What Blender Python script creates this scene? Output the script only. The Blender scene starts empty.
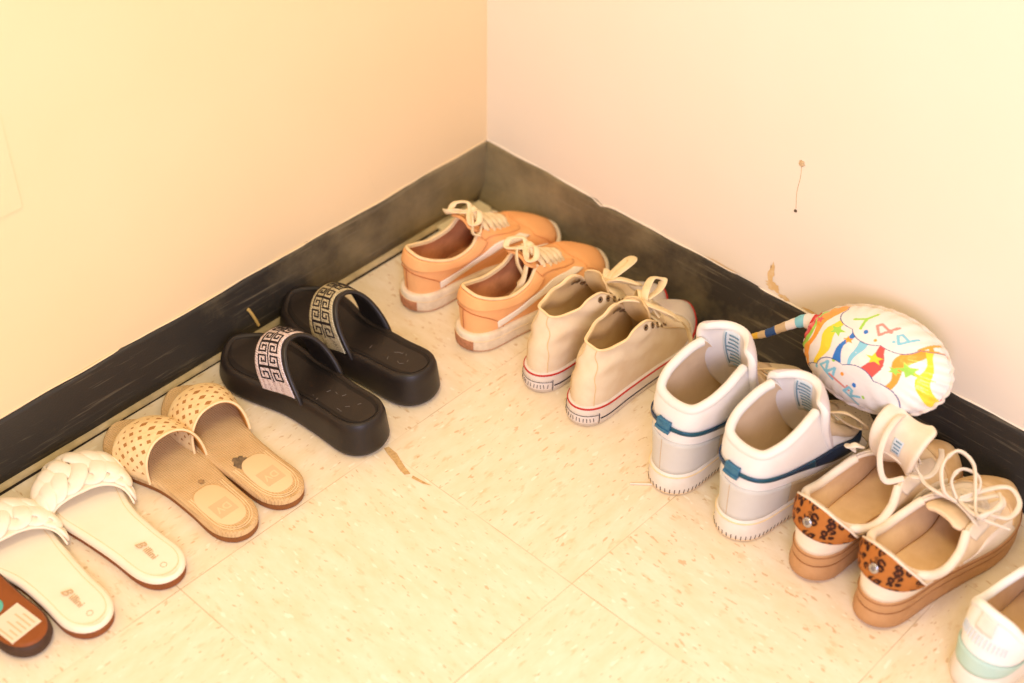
import bpy, math, random
import numpy as np
from mathutils import Vector, Matrix
rng = random.Random(7)
SC = bpy.context.scene
COL = SC.collection
PI = math.pi

# ------------------------------------------------------------------ materials
def lin(c):
    return tuple(((v/255)/12.92 if v/255 <= .04045 else ((v/255+.055)/1.055)**2.4) for v in c) + (1,)

class NT:
    def __init__(s, name):
        s.m = bpy.data.materials.new(name); s.m.use_nodes = True
        s.t = s.m.node_tree; s.b = s.t.nodes['Principled BSDF']
    def n(s, typ, **kw):
        nd = s.t.nodes.new(typ)
        for k, v in kw.items():
            if k == 'inp':
                for a, b in v.items():
                    nd.inputs[a].default_value = b
            else: setattr(nd, k, v)
        return nd
    def l(s, a, b): s.t.links.new(a, b)
    def ramp(s, src, stops, interp='LINEAR'):
        r = s.n('ShaderNodeValToRGB'); cr = r.color_ramp; cr.interpolation = interp
        while len(cr.elements) < len(stops): cr.elements.new(.5)
        for e, (p, c) in zip(cr.elements, stops):
            e.position = p; e.color = c if len(c) == 4 else (*c, 1)
        s.l(src, r.inputs[0]); return r.outputs[0]
    def mix(s, fac, a, b, mode='MIX'):
        x = s.n('ShaderNodeMix', data_type='RGBA', blend_type=mode)
        for sock, v in ((x.inputs[0], fac), (x.inputs[6], a), (x.inputs[7], b)):
            if hasattr(v, 'is_output'): s.l(v, sock)
            else: sock.default_value = v
        return x.outputs[2]
    def math(s, op, a, b=None, c=None):
        x = s.n('ShaderNodeMath', operation=op)
        for i, v in enumerate((a, b, c)):
            if v is None: continue
            if hasattr(v, 'is_output'): s.l(v, x.inputs[i])
            else: x.inputs[i].default_value = v
        return x.outputs[0]
    def coord(s, kind='Object', scale=(1, 1, 1), rot=(0, 0, 0)):
        c = s.n('ShaderNodeTexCoord'); mp = s.n('ShaderNodeMapping')
        mp.inputs['Scale'].default_value = scale; mp.inputs['Rotation'].default_value = rot
        s.l(c.outputs[kind], mp.inputs[0]); return mp.outputs[0]
    def noise(s, vec, scale, detail=3, rough=.5, dist=0):
        x = s.n('ShaderNodeTexNoise'); x.inputs['Scale'].default_value = scale
        x.inputs['Detail'].default_value = detail; x.inputs['Roughness'].default_value = rough
        x.inputs['Distortion'].default_value = dist
        s.l(vec, x.inputs['Vector']); return x.outputs['Fac']
    def bump(s, h, strength, dist=.001):
        x = s.n('ShaderNodeBump'); x.inputs['Strength'].default_value = strength
        x.inputs['Distance'].default_value = dist
        s.l(h, x.inputs['Height']); s.l(x.outputs[0], s.b.inputs['Normal'])
    def set(s, color=None, rough=.6, metal=0, spec=.4):
        if color is not None:
            if hasattr(color, 'is_output'): s.l(color, s.b.inputs['Base Color'])
            else: s.b.inputs['Base Color'].default_value = color
        s.b.inputs['Roughness'].default_value = rough; s.b.inputs['Metallic'].default_value = metal
        s.b.inputs['Specular IOR Level'].default_value = spec
        return s

def M(name, rgb, rough=.7, dirt=None, dscale=40, damt=.5, bscale=600, bstr=.15, metal=0, spec=.3, weave=0):
    """fabric / leather / rubber: base colour, blotchy wear of another colour, fine bump"""
    t = NT(name); v = t.coord()
    col = lin(rgb)
    if dirt is not None:
        f = t.ramp(t.noise(v, dscale, 5, .6), [(.42, (0, 0, 0)), (.75, (damt,)*3)])
        col = t.mix(f, lin(rgb), lin(dirt))
    t.set(col, rough, metal, spec)
    if weave:
        w1 = t.n('ShaderNodeTexWave', wave_type='BANDS', bands_direction='X'); w2 = t.n('ShaderNodeTexWave', wave_type='BANDS', bands_direction='Y')
        for w in (w1, w2): w.inputs['Scale'].default_value = weave; w.inputs['Distortion'].default_value = .6; t.l(v, w.inputs[0])
        h = t.math('MULTIPLY', w1.outputs['Fac'], w2.outputs['Fac'])
        t.bump(h, .8, .0012)
    else:
        t.bump(t.noise(v, bscale, 2), bstr, .0008)
    return t.m

MT = {}
MT['cream_lace'] = M('cream lace cotton', (242, 222, 178), .85, (200, 170, 120), 60, .5, 1500, .5)
MT['white_lace'] = M('white lace cotton', (232, 220, 198), .85, (205, 185, 150), 60, .4, 1500, .5)
MT['orange'] = M('orange canvas', (248, 186, 122), .85, (236, 168, 106), 30, .5, 900, .4)
MT['orange_suede'] = M('orange suede', (244, 180, 116), .95, (230, 160, 98), 25, .5, 500, .4)
MT['orange_lining'] = M('worn tan lining', (222, 158, 104), .9, (158, 100, 60), 24, .8, 500, .3)
MT['cream_edge'] = M('cream binding', (240, 215, 165), .8, (215, 180, 130), 60, .5)
MT['offwhite_rubber'] = M('scuffed off white rubber', (238, 222, 190), .6, (176, 150, 112), 45, .5, 300, .2)
MT['stripe'] = M('off white leather stripe', (252, 242, 220), .6, (236, 216, 184), 60, .4)
MT['badge'] = M('worn brown rubber badge', (190, 130, 92), .7, (140, 95, 55), 150, .9)
MT['stitch'] = M('dark orange stitching', (190, 112, 62), .9)
MT['canvas'] = M('cream canvas', (232, 214, 180), .9, (208, 172, 112), 14, .6, 1200, .5)
MT['canvas_in'] = M('yellowed canvas lining', (226, 198, 144), .9, (200, 162, 100), 18, .7, 900, .3)
MT['conv_rubber'] = M('white foxing rubber', (226, 214, 196), .5, (190, 170, 140), 50, .35, 300, .1)
MT['toe_cap'] = M('white rubber toe cap', (222, 210, 196), .45, (195, 180, 155), 40, .3, 300, .05)
MT['red'] = M('red rubber stripe', (186, 48, 40), .5)
MT['navy'] = M('dark rubber pinstripe', (44, 36, 40), .5)
MT['eyelet'] = M('brass grey eyelet metal', (150, 125, 90), .35, metal=.9)
MT['eyelet_hole'] = M('dark eyelet hole', (50, 38, 28), .9)
MT['white_leather'] = M('white leather', (232, 228, 220), .5, (215, 203, 182), 25, .3, 350, .15)
MT['grey_leather'] = M('pale grey leather', (206, 204, 194), .55, (192, 188, 174), 30, .4, 350, .15)
MT['beige_mesh'] = M('beige leather', (202, 180, 148), .8, (180, 156, 122), 30, .5, 500, .3)
MT['lilac_pad'] = M('pale padded lining', (206, 198, 198), .85, (182, 168, 162), 25, .5, 800, .3)
MT['beige_lining'] = M('beige textile lining', (232, 208, 170), .9, (206, 176, 134), 20, .5, 800, .3)
MT['white_sole'] = M('white rubber sidewall', (230, 222, 206), .5, (200, 185, 155), 30, .4, 300, .1)
MT['sole_under'] = M('tan outsole rubber', (200, 170, 120), .7, (160, 125, 80), 40, .5)
MT['groove'] = M('dark groove', (96, 78, 62), .9)
MT['blue_band'] = None
MT['pale_label'] = M('pale woven label', (208, 218, 220), .8)
MT['label_ink'] = M('blue grey label ink', (122, 152, 166), .9)
MT['gum'] = M('gum rubber', (190, 144, 96), .55, (168, 120, 74), 40, .6, 300, .15)
MT['gum_dark'] = M('gum rubber groove', (150, 100, 54), .6)
MT['cream_leather'] = M('cream leather', (232, 208, 168), .5, (206, 168, 118), 26, .55, 350, .15)
MT['cream_leather2'] = M('worn cream leather toe', (206, 170, 118), .5, (236, 208, 164), 34, .8, 350, .15)
MT['cream_white'] = M('off white leather', (236, 222, 198), .5, (214, 186, 148), 30, .4, 350, .1)
MT['tan_insole'] = M('tan insole', (230, 196, 146), .8, (200, 158, 106), 20, .6, 500, .2)
MT['stud'] = M('silver stud', (190, 190, 195), .2, metal=1)
MT['mint'] = M('mint rubber', (178, 208, 192), .5, (200, 216, 200), 40, .4)
MT['bright_white'] = M('bright white knit', (240, 238, 228), .7, (225, 220, 205), 30, .4, 900, .3)
MT['slide_white'] = M('ivory faux leather', (244, 232, 206), .55, (238, 220, 184), 25, .4, 400, .1)
MT['braid'] = M('ivory braided leather', (246, 236, 214), .5, (236, 220, 186), 50, .4, 300, .15)
MT['brown_sole'] = M('brown stacked sole', (142, 82, 42), .6, (112, 62, 30), 60, .5)
MT['brown_bed'] = M('chestnut brown outsole', (142, 78, 32), .5, (120, 62, 24), 50, .5, 200, .1)
MT['dark_edge'] = M('dark brown edge', (70, 48, 34), .6, (96, 70, 50), 60, .5)
MT['ink'] = M('faded brown ink', (200, 172, 130), .8)
MT['paper'] = M('paper sticker', (226, 214, 186), .7)
MT['teal'] = M('teal sticker', (92, 178, 158), .6)
MT['teal_ink'] = M('dark teal print', (22, 78, 78), .6)
MT['tan_weave'] = M('tan woven raffia', (218, 184, 132), .9, (196, 156, 100), 30, .6, weave=110)
MT['tan_patch'] = M('pale suede patch', (230, 200, 152), .9)
MT['tan_patch2'] = M('embossed suede patch', (218, 184, 138), .9)
MT['tan_sole'] = M('brown rubber rand', (140, 88, 44), .6, (116, 70, 34), 60, .5)
MT['tan_liner'] = M('honey strap lining', (196, 138, 66), .7)
MT['smudge'] = M('grey smudge', (104, 88, 66), .8, (150, 125, 90), 200, .9)
MT['smudge2'] = M('brown smudge', (176, 140, 92), .8, (130, 100, 66), 250, .9)
MT['black'] = M('black moulded foam', (34, 28, 24), .42, (52, 42, 34), 60, .35, 500, .25, spec=.4)
MT['black_bed'] = M('black footbed', (26, 21, 18), .6, (44, 36, 30), 60, .4, 500, .25, spec=.3)
MT['black_key'] = M('black key pattern', (30, 22, 22), .5)
MT['strapblack'] = M('black strap rubber', (32, 27, 24), .4, spec=.5)
MT['dust'] = M('grey dust scuff', (120, 112, 104), .9)
MT['plaster'] = M('bare brown plaster stain', (226, 190, 128), .9, (238, 214, 166), 120, .9)
MT['nail'] = M('grey brown plaster dab', (206, 180, 138), .8, (176, 148, 106), 300, .8)
MT['chip'] = M('yellow wood splinter', (226, 190, 110), .7)
MT['tile_piece'] = M('broken cream tile', (240, 224, 180), .7, (216, 194, 144), 50, .6)
MT['adhesive'] = M('beige adhesive strip', (196, 176, 130), .8, (90, 78, 56), 22, .55, 200, .3)
MT['streak'] = M('dried glue', (206, 172, 116), .8, (176, 138, 84), 250, .9)
MT['quilt'] = M('quilting thread', (176, 164, 158), .9)
MT['gap'] = M('dark tile gap', (48, 38, 26), .9)

def blue_mat():
    t = NT('iridescent blue band'); v = t.coord()
    c = t.ramp(t.noise(v, 16, 1), [(.35, lin((28, 54, 92))), (.5, lin((22, 88, 110))), (.65, lin((40, 60, 96)))])
    t.set(c, .28, .5, .6); return t.m
MT['blue_band'] = blue_mat()
MT['blue_tab'] = M('shiny blue pull tab', (60, 122, 160), .25, (40, 90, 130), 60, .7, metal=.5, spec=.6)
MT['navy_swoosh'] = M('navy leather', (26, 42, 62), .35, (36, 60, 80), 40, .5)

def leopard_mat():
    t = NT('leopard print pony hair'); v = t.coord()
    nv = t.n('ShaderNodeTexNoise'); nv.inputs['Scale'].default_value = 90; t.l(v, nv.inputs['Vector'])
    mv = t.n('ShaderNodeVectorMath', operation='MULTIPLY_ADD')
    t.l(nv.outputs['Color'], mv.inputs[0]); mv.inputs[1].default_value = (.006,)*3; t.l(v, mv.inputs[2])
    vo = t.n('ShaderNodeTexVoronoi'); vo.inputs['Scale'].default_value = 98; t.l(mv.outputs[0], vo.inputs['Vector'])
    ring = t.ramp(vo.outputs['Distance'], [(.0, lin((140, 84, 38))), (.17, lin((128, 72, 32))), (.22, lin((52, 26, 14))), (.42, lin((52, 26, 14))), (.48, lin((172, 106, 46))), (1, lin((178, 112, 50)))])
    gap = t.ramp(t.noise(v, 150, 1), [(.58, (0, 0, 0)), (.63, (1, 1, 1))])
    c = t.mix(gap, ring, lin((172, 106, 46)))
    t.set(c, .7, 0, .2); t.bump(t.noise(v, 1200, 2), .4, .0006); return t.m
MT['leopard'] = leopard_mat()

def rhinestone_mat(name, a, b):
    t = NT(name); v = t.coord()
    vo = t.n('ShaderNodeTexVoronoi'); vo.inputs['Scale'].default_value = 520; vo.inputs['Randomness'].default_value = .25; t.l(v, vo.inputs['Vector'])
    c = t.ramp(vo.outputs['Distance'], [(0, lin(a)), (.45, lin(a)), (.75, lin(b))])
    t.set(c, .25, .25, .7); t.bump(t.math('SUBTRACT', 1, vo.outputs['Distance']), .8, .001); return t.m
MT['stones_pink'] = rhinestone_mat('pink white rhinestones', (240, 226, 222), (160, 128, 120))
MT['stones_gold'] = rhinestone_mat('champagne rhinestones', (216, 204, 164), (90, 78, 52))

def perforated_mat():
    t = NT('perforated cream leather')
    uv = t.n('ShaderNodeUVMap'); sp = t.n('ShaderNodeSeparateXYZ'); t.l(uv.outputs[0], sp.inputs[0])
    def diamonds(nu, nv, ou, ov, r):
        a = t.math('ABSOLUTE', t.math('SUBTRACT', t.math('FRACT', t.math('MULTIPLY_ADD', sp.outputs[0], nu, ou)), .5))
        b = t.math('ABSOLUTE', t.math('SUBTRACT', t.math('FRACT', t.math('MULTIPLY_ADD', sp.outputs[1], nv, ov)), .5))
        return t.math('LESS_THAN', t.math('ADD', a, b), r)
    m = t.math('MAXIMUM', diamonds(9, 4, 0, 0, .24), diamonds(9, 4, .5, .5, .14))
    inside = t.math('MULTIPLY', t.math('LESS_THAN', t.math('ABSOLUTE', t.math('SUBTRACT', sp.outputs[1], .46)), .40), t.math('LESS_THAN', t.math('ABSOLUTE', t.math('SUBTRACT', sp.outputs[0], .5)), .44))
    m = t.math('MULTIPLY', m, inside)
    v = t.coord()
    base = t.mix(t.ramp(t.noise(v, 60, 3), [(.4, (0, 0, 0)), (.7, (.5,)*3)]), lin((238, 212, 160)), lin((222, 188, 128)))
    t.set(t.mix(m, base, lin((172, 122, 66))), .6, 0, .3)
    h = t.math('SUBTRACT', t.noise(v, 140, 2), m); t.bump(h, .7, .002); return t.m
MT['perforated'] = perforated_mat()

def speckle_mat():
    t = NT('perforated beige toe leather'); v = t.coord()
    vo = t.n('ShaderNodeTexVoronoi'); vo.inputs['Scale'].default_value = 170; vo.inputs['Randomness'].default_value = .3; t.l(v, vo.inputs['Vector'])
    c = t.mix(t.ramp(vo.outputs['Distance'], [(.14, (1, 1, 1)), (.2, (0, 0, 0))]), lin((206, 188, 154)), lin((120, 98, 70)))
    t.set(c, .6); return t.m
MT['speckle'] = speckle_mat()

def vcol_mat(name, rough=.3, metal=0, bscale=45, bstr=.35):
    t = NT(name); a = t.n('ShaderNodeVertexColor', layer_name='Col')
    t.set(a.outputs[0], rough, metal, .5)
    v = t.coord(); t.bump(t.noise(v, bscale, 4, .6, .6), bstr, .004); return t.m
MT['foil'] = vcol_mat('printed foil', .26, .12)

# ------------------------------------------------------------------ mesh helpers
class MB:
    def __init__(s): s.v = []; s.f = []; s.m = []; s.uv = {}
    def grid(s, P, cu=False, cv=False, mi=0, flip=False, uv=False):
        P = np.asarray(P); n, m = P.shape[:2]; o = len(s.v)
        s.v.extend(map(tuple, P.reshape(-1, 3)))
        for i in range(n if cu else n-1):
            for j in range(m if cv else m-1):
                i2, j2 = (i+1) % n, (j+1) % m
                f = (o+i*m+j, o+i2*m+j, o+i2*m+j2, o+i*m+j2)
                if flip: f = f[::-1]
                if uv:
                    s.uv[len(s.f)] = [((k-o)//m/(n-1), (k-o) % m/(m-1)) for k in f]
                s.f.append(f); s.m.append(mi)
        return o
    def fan(s, ring, mi=0, flip=False):
        ring = np.asarray(ring); o = len(s.v); s.v.extend(map(tuple, ring)); s.v.append(tuple(ring.mean(0)))
        n = len(ring)
        for i in range(n):
            f = (o+i, o+(i+1) % n, o+n)
            s.f.append(f[::-1] if flip else f); s.m.append(mi)
    def box(s, a, b, mi=0):
        (x0, y0, z0), (x1, y1, z1) = a, b; o = len(s.v)
        s.v += [(x0, y0, z0), (x1, y0, z0), (x1, y1, z0), (x0, y1, z0), (x0, y0, z1), (x1, y0, z1), (x1, y1, z1), (x0, y1, z1)]
        for f in ((3, 2, 1, 0), (4, 5, 6, 7), (0, 1, 5, 4), (1, 2, 6, 5), (2, 3, 7, 6), (3, 0, 4, 7)):
            s.f.append(tuple(o+k for k in f)); s.m.append(mi)
    def build(s, name, mats, parent=None, smooth=True, merge=False, bevel=0):
        me = bpy.data.meshes.new(name); me.from_pydata([tuple(map(float, p)) for p in s.v], [], s.f)
        for mm in (mats if isinstance(mats, (list, tuple)) else [mats]):
            me.materials.append(MT[mm] if isinstance(mm, str) else mm)
        for p, mi in zip(me.polygons, s.m): p.material_index = mi; p.use_smooth = smooth
        if s.uv:
            l = me.uv_layers.new(name='UVMap')
            for p in me.polygons:
                if p.index in s.uv:
                    for li, c in zip(p.loop_indices, s.uv[p.index]): l.data[li].uv = c
        me.update()
        o = bpy.data.objects.new(name, me); COL.objects.link(o)
        if parent is not None: o.parent = parent
        if bevel:
            b = o.modifiers.new('bevel', 'BEVEL'); b.width = bevel; b.segments = 2
        return o

def thing(name, label, cat, loc=(0, 0, 0), rz=0, group=None):
    o = bpy.data.objects.new(name, None); COL.objects.link(o)
    o.empty_display_size = .02
    o.location = loc; o.rotation_euler = (0, 0, rz); o['label'] = label; o['category'] = cat
    if group: o['group'] = group
    return o
def tag(o, label, cat, group=None):
    o['label'] = label; o['category'] = cat
    if group: o['group'] = group
    return o
def plabel(o, label): o['label'] = label; return o
def struct(o): o['kind'] = 'structure'; return o

def catmull(P, n, closed=False):
    P = np.asarray(P, float); k = len(P)
    out = []
    segs = k if closed else k-1
    for t in np.linspace(0, segs, n, endpoint=not closed):
        i = min(int(t), segs-1); f = t-i
        def g(j): return P[j % k] if closed else P[min(max(j, 0), k-1)]
        p0, p1, p2, p3 = g(i-1), g(i), g(i+1), g(i+2)
        if not closed:
            if i == 0: p0 = 2*p1-p2
            if i == k-2: p3 = 2*p2-p1
        out.append(.5*((2*p1)+(-p0+p2)*f+(2*p0-5*p1+4*p2-p3)*f*f+(-p0+3*p1-3*p2+p3)*f**3))
    return np.array(out)

def sweep(mb, pts, w, t, up=(0, 0, 1), n=48, closed=False, seg=10, raw=False, mi=0, taper=True, sq=1.0):
    P = np.asarray(pts, float) if raw else catmull(pts, n, closed)
    n = len(P)
    if closed: T = np.roll(P, -1, 0)-np.roll(P, 1, 0)
    else: T = np.gradient(P, axis=0)
    T /= (np.linalg.norm(T, axis=1)[:, None]+1e-9)
    up = np.asarray(up, float)
    ups = up if up.ndim == 2 else np.tile(up, (n, 1))
    if len(ups) != n:
        ups = catmull(ups, n, closed)
    S = np.cross(T, ups); S /= (np.linalg.norm(S, axis=1)[:, None]+1e-9)
    # keep frames from flipping
    for i in range(1, n):
        if S[i] @ S[i-1] < 0: S[i] = -S[i]
    U = np.cross(S, T)
    W = np.full(n, w/2.); H = np.full(n, t/2.)
    G = np.zeros((n, seg, 3))
    for j in range(seg):
        a = 2*PI*j/seg
        ca, sa = math.cos(a), math.sin(a)
        ca = math.copysign(abs(ca)**sq, ca); sa = math.copysign(abs(sa)**sq, sa)
        G[:, j] = P+S*(W*ca)[:, None]+U*(H*sa)[:, None]
    mb.grid(G, cu=closed, cv=True, mi=mi)
    if not closed:
        mb.fan(G[0], mi, flip=False); mb.fan(G[-1], mi, flip=True)

def tube(name, pts, r, mat, parent, n=48, closed=False, up=(0, 0, 1), t=None, seg=10):
    mb = MB(); sweep(mb, pts, 2*r, 2*(t or r), up, n, closed, seg); return mb.build(name, mat, parent)

def fixn(o):
    """make normals consistent/outward"""
    import bmesh
    bm = bmesh.new(); bm.from_mesh(o.data); bmesh.ops.remove_doubles(bm, verts=bm.verts, dist=1e-6)
    bmesh.ops.recalc_face_normals(bm, faces=bm.faces); bm.to_mesh(o.data); bm.free(); return o

def pin(us, vals, q):
    """periodic hermite interpolation; us in [0,1)"""
    us = np.asarray(us, float); V = np.asarray(vals, float)
    U = np.concatenate([us[-2:]-1, us, us[:3]+1]); V = np.concatenate([V[-2:], V, V[:3]])
    q = np.asarray(q, float) % 1.0
    i = np.clip(np.searchsorted(U, q, side='right')-1, 1, len(U)-3)
    h = U[i+1]-U[i]; t = (q-U[i])/h
    d1 = (V[i+1]-V[i-1])/(U[i+1]-U[i-1])[..., None]*h[..., None]
    d2 = (V[i+2]-V[i])/(U[i+2]-U[i])[..., None]*h[..., None]
    t = t[..., None]
    return V[i]*(2*t**3-3*t**2+1)+d1*(t**3-2*t**2+t)+V[i+1]*(-2*t**3+3*t**2)+d2*(t**3-t**2)

# ------------------------------------------------------------------ shoe geometry
LAT = [(.03, .075), (.12, .118), (.3, .128), (.5, .148), (.68, .178), (.82, .165), (.93, .105)]
MED = [(.03, .072), (.12, .112), (.3, .108), (.5, .118), (.7, .168), (.83, .168), (.935, .112)]
class Foot:
    """outline of a sole; side=+1 left foot (outer side is +y), -1 right foot"""
    def __init__(s, L, side, lat=LAT, med=MED, wk=1.0, toe=.02):
        s.L = L; s.side = side
        right, left = (med, lat) if side > 0 else (lat, med)
        ty = -toe*side
        P = [(0, 0)]+[(x, -y*wk+ty*max(0, x-.5)*2) for x, y in right]+[(1, ty)]+[(x, y*wk+ty*max(0, x-.5)*2) for x, y in left[::-1]]
        k = len(right)+1
        D = catmull(np.array(P)*L, len(P)*40, True)
        h = k*40
        def res(Q, n=200):
            d = np.r_[0, np.cumsum(np.linalg.norm(np.diff(Q, axis=0), axis=1))]
            t = np.linspace(0, d[-1], n)
            return np.c_[np.interp(t, d, Q[:, 0]), np.interp(t, d, Q[:, 1])]
        a = res(D[:h+1]); b = res(np.vstack([D[h:], D[:1]]))
        s.R = a; s.Lf = b
        s.P = np.vstack([a[:-1], b[:-1]]); s.u = np.linspace(0, 1, len(s.P), endpoint=False)
        T = np.roll(s.P, -1, 0)-np.roll(s.P, 1, 0); T /= np.linalg.norm(T, axis=1)[:, None]
        s.N = np.c_[T[:, 1], -T[:, 0]]
        # travelling heel -> right side (-y) -> toe : outward is to the right of the path
        if (s.N[len(a)//2] @ np.array([0, -1])) < 0: s.N = -s.N
    def at(s, u, inset=0.):
        u = np.asarray(u, float) % 1.0
        U = np.r_[s.u, 1.0]
        f = lambda A: np.stack([np.interp(u, U, np.r_[A[:, k], A[0, k]]) for k in (0, 1)], -1)
        p, n = f(s.P), f(s.N); n = n/np.linalg.norm(n, axis=-1)[..., None]
        ins = np.asarray(inset, float)
        return p-n*(ins[..., None] if ins.ndim else ins), n
    def ys(s, x):
        """right and left y at x"""
        return np.interp(x, s.R[:, 0], s.R[:, 1]), np.interp(x, s.Lf[::-1, 0], s.Lf[::-1, 1])

def zf(L, pts):
    xs = np.array([p[0] for p in pts])*L; zs = np.array([p[1] for p in pts])
    def f(x):
        # smooth (cosine) interpolation
        x = np.asarray(x, float); i = np.clip(np.searchsorted(xs, x, side='right')-1, 0, len(xs)-2)
        t = np.clip((x-xs[i])/(xs[i+1]-xs[i]), 0, 1); t = t*t*(3-2*t)
        return zs[i]+(zs[i+1]-zs[i])*t
    return f

class Sole:
    def __init__(s, foot, zt, zb, prof=None):
        s.foot = foot; s.zt = zt; s.zb = zb
        s.prof = prof or [(.005, 0), (.0015, .05), (0, .14), (0, .5), (.0004, .86), (.0018, .96), (.004, 1)]
    def pt(s, u, w):
        u = np.asarray(u, float); w = np.asarray(w, float)+0*u
        pw = [p[1] for p in s.prof]; pi_ = [p[0] for p in s.prof]
        p, n = s.foot.at(u, np.interp(w, pw, pi_)); x = p[..., 0]
        z = s.zb(x)+(s.zt(x)-s.zb(x))*w
        return np.concatenate([p, z[..., None]], -1)
    def mesh(s, name, mat, parent, N=160, top=True, extra=()):
        mb = MB(); u = np.arange(N)/N
        ws = sorted(set([p[1] for p in s.prof]+[.25, .7]))
        rings = [s.pt(u, w) for w in ws]
        for ins, dz in extra:
            p, _ = s.foot.at(u, ins); z = s.zt(p[:, 0])+dz; rings.append(np.c_[p, z])
        G = np.array(rings)
        mb.grid(G, cv=True)
        cap(mb, G[0], s.zb, N, 0, True)
        last = extra[-1][1] if extra else 0
        cap(mb, G[-1], lambda x: s.zt(x)+last, N, 0, False)
        return fixn(mb.build(name, mat, parent))

def cap(mb, ring, zfn, N, dish=0, flip=False, K=8, mi=0):
    h = N//2
    G = np.zeros((h+1, K+1, 3))
    for i in range(h+1):
        a = ring[i]; b = ring[(N-i) % N]
        for k in range(K+1):
            t = k/K; p = a*(1-t)+b*t
            if 0 < k < K: p = np.array([p[0], p[1], float(zfn(p[0]))-dish*math.sin(PI*t)])
            G[i, k] = p
    mb.grid(G, flip=flip, mi=mi)

def pad(name, foot, inset, zfn, th, mat, parent, dish=0, N=120, u0=None, round_=.001, xr=None):
    """a footbed / insole / label lying on top of the sole, following its outline"""
    mb = MB(); u = np.arange(N)/N
    p, _ = foot.at(u, inset); 
    if xr: p[:, 0] = np.clip(p[:, 0], xr[0], xr[1])
    q, _ = foot.at(u, inset+round_)
    if xr: q[:, 0] = np.clip(q[:, 0], xr[0], xr[1])
    A = np.c_[p, zfn(p[:, 0])-.001]; B = np.c_[p, zfn(p[:, 0])+th-round_]; C = np.c_[q, zfn(q[:, 0])+th]
    mb.grid(np.array([A, B, C]), cv=True)
    cap(mb, C, lambda x: zfn(x)+th, N, dish, False)
    return fixn(mb.build(name, mat, parent))

class Upper:
    def __init__(s, foot, zt, rows, inset=.004):
        """rows for the half u in [0,.5]: (u, Mx, My, Mz, up, out, Tx, Ty, Tz)"""
        s.foot = foot; s.zt = zt; s.inset = inset
        R = []
        for r in rows:
            r = list(r); R.append([r[0], r[1]*foot.L, -r[2], r[3], r[4], r[5], r[6], -r[7], r[8]])
        for r in rows[::-1]:
            if 0 < r[0] < .5: R.append([1-r[0], r[1]*foot.L, r[2], r[3], r[4], r[5], r[6], r[7], r[8]])
        R = np.array(R); s.us = R[:, 0]; s.V = R[:, 1:]
        s.warp = None
    def mouth(s, u): return s.pt(u, 1.0)
    def pt(s, u, v):
        u = np.asarray(u, float); v = np.asarray(v, float)+0*u
        t = pin(s.us, s.V, u)
        p, n = s.foot.at(u, s.inset); z = s.zt(p[..., 0])-.003
        P0 = np.concatenate([p, z[..., None]], -1)
        Mo = t[..., 0:3]
        P1 = P0.copy(); P1[..., 2] += t[..., 3]; P1[..., :2] += n*t[..., 4:5]
        P2 = Mo+t[..., 5:8]
        v = v[..., None]
        q = P0*(1-v)**3+3*P1*v*(1-v)**2+3*P2*v*v*(1-v)+Mo*v**3
        if s.warp: q = s.warp(q)
        return q
    def normal(s, u, v):
        return surf_normal(s, u, v)
    def mesh(s, name, mats, parent, N=144, K=26, th=.003, vmax=1.0):
        U, V = np.meshgrid(np.arange(N)/N, np.linspace(0, vmax, K), indexing='ij')
        mb = MB(); G = s.pt(U, V); mb.grid(G, cu=True, flip=False)
        o = mb.build(name, mats, parent)
        # outward orientation check
        p = o.data.polygons[(K-1)*(N//4)+2]
        if p.normal.y > 0: o.data.flip_normals()
        md = o.modifiers.new('thick', 'SOLIDIFY'); md.thickness = th; md.offset = -1
        if len(mats) > 1: md.material_offset = 1; md.material_offset_rim = 1 if len(mats) < 3 else 2
        return o

def surf_normal(s, u, v, ref=None):
    u = np.asarray(u, float); v = np.asarray(v, float)+0*u; e = 1e-3
    v0 = np.clip(v-e, 0, 1); v1 = np.clip(v+e, 0, 1)
    a = s.pt(u+e, v)-s.pt(u-e, v); b = s.pt(u, v1)-s.pt(u, v0)
    n = np.cross(b, a); n /= np.linalg.norm(n, axis=-1)[..., None]+1e-12
    if not hasattr(s, 'nsign'):
        s.nsign = 1
        t = surf_normal(s, np.array([.25]), np.array([.2]))[0]
        s.nsign = -1 if t[1] > 0 else 1
    return n*s.nsign

def band(name, s, us, lo, hi, off, mat, parent, n=60, m=6, th=.001, smooth_=True, uv=False):
    """a raised patch on surface s between v=lo(u) and v=hi(u)"""
    us = np.asarray(us, float); q = np.linspace(0, 1, n); k = np.linspace(0, 1, len(us))
    f = (lambda a: catmull(np.c_[a, a], n)[:, 0]) if smooth_ else (lambda a: np.interp(q, k, a))
    U = f(us); A = f(np.asarray(lo, float)); B = f(np.asarray(hi, float))
    UU = np.repeat(U[:, None], m, 1); T = np.linspace(0, 1, m)[None, :]
    VV = np.clip(A[:, None]*(1-T)+B[:, None]*T, 0, 1)
    P = s.pt(UU, VV); Nn = surf_normal(s, UU, VV)
    top = P+Nn*off; bot = P+Nn*(off-th-.0006)
    mb = MB()
    # wrap: bottom edge, top sheet, bottom edge
    G = np.concatenate([bot[:, :1], top, bot[:, -1:]], 1)
    mb.grid(G, uv=uv)
    mb.grid(np.stack([top[0], bot[0]], 0)); mb.grid(np.stack([top[-1], bot[-1]], 0), flip=True)
    mb.grid(bot, flip=True)
    return fixn(mb.build(name, mat, parent)) if not uv else mb.build(name, mat, parent)

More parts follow.
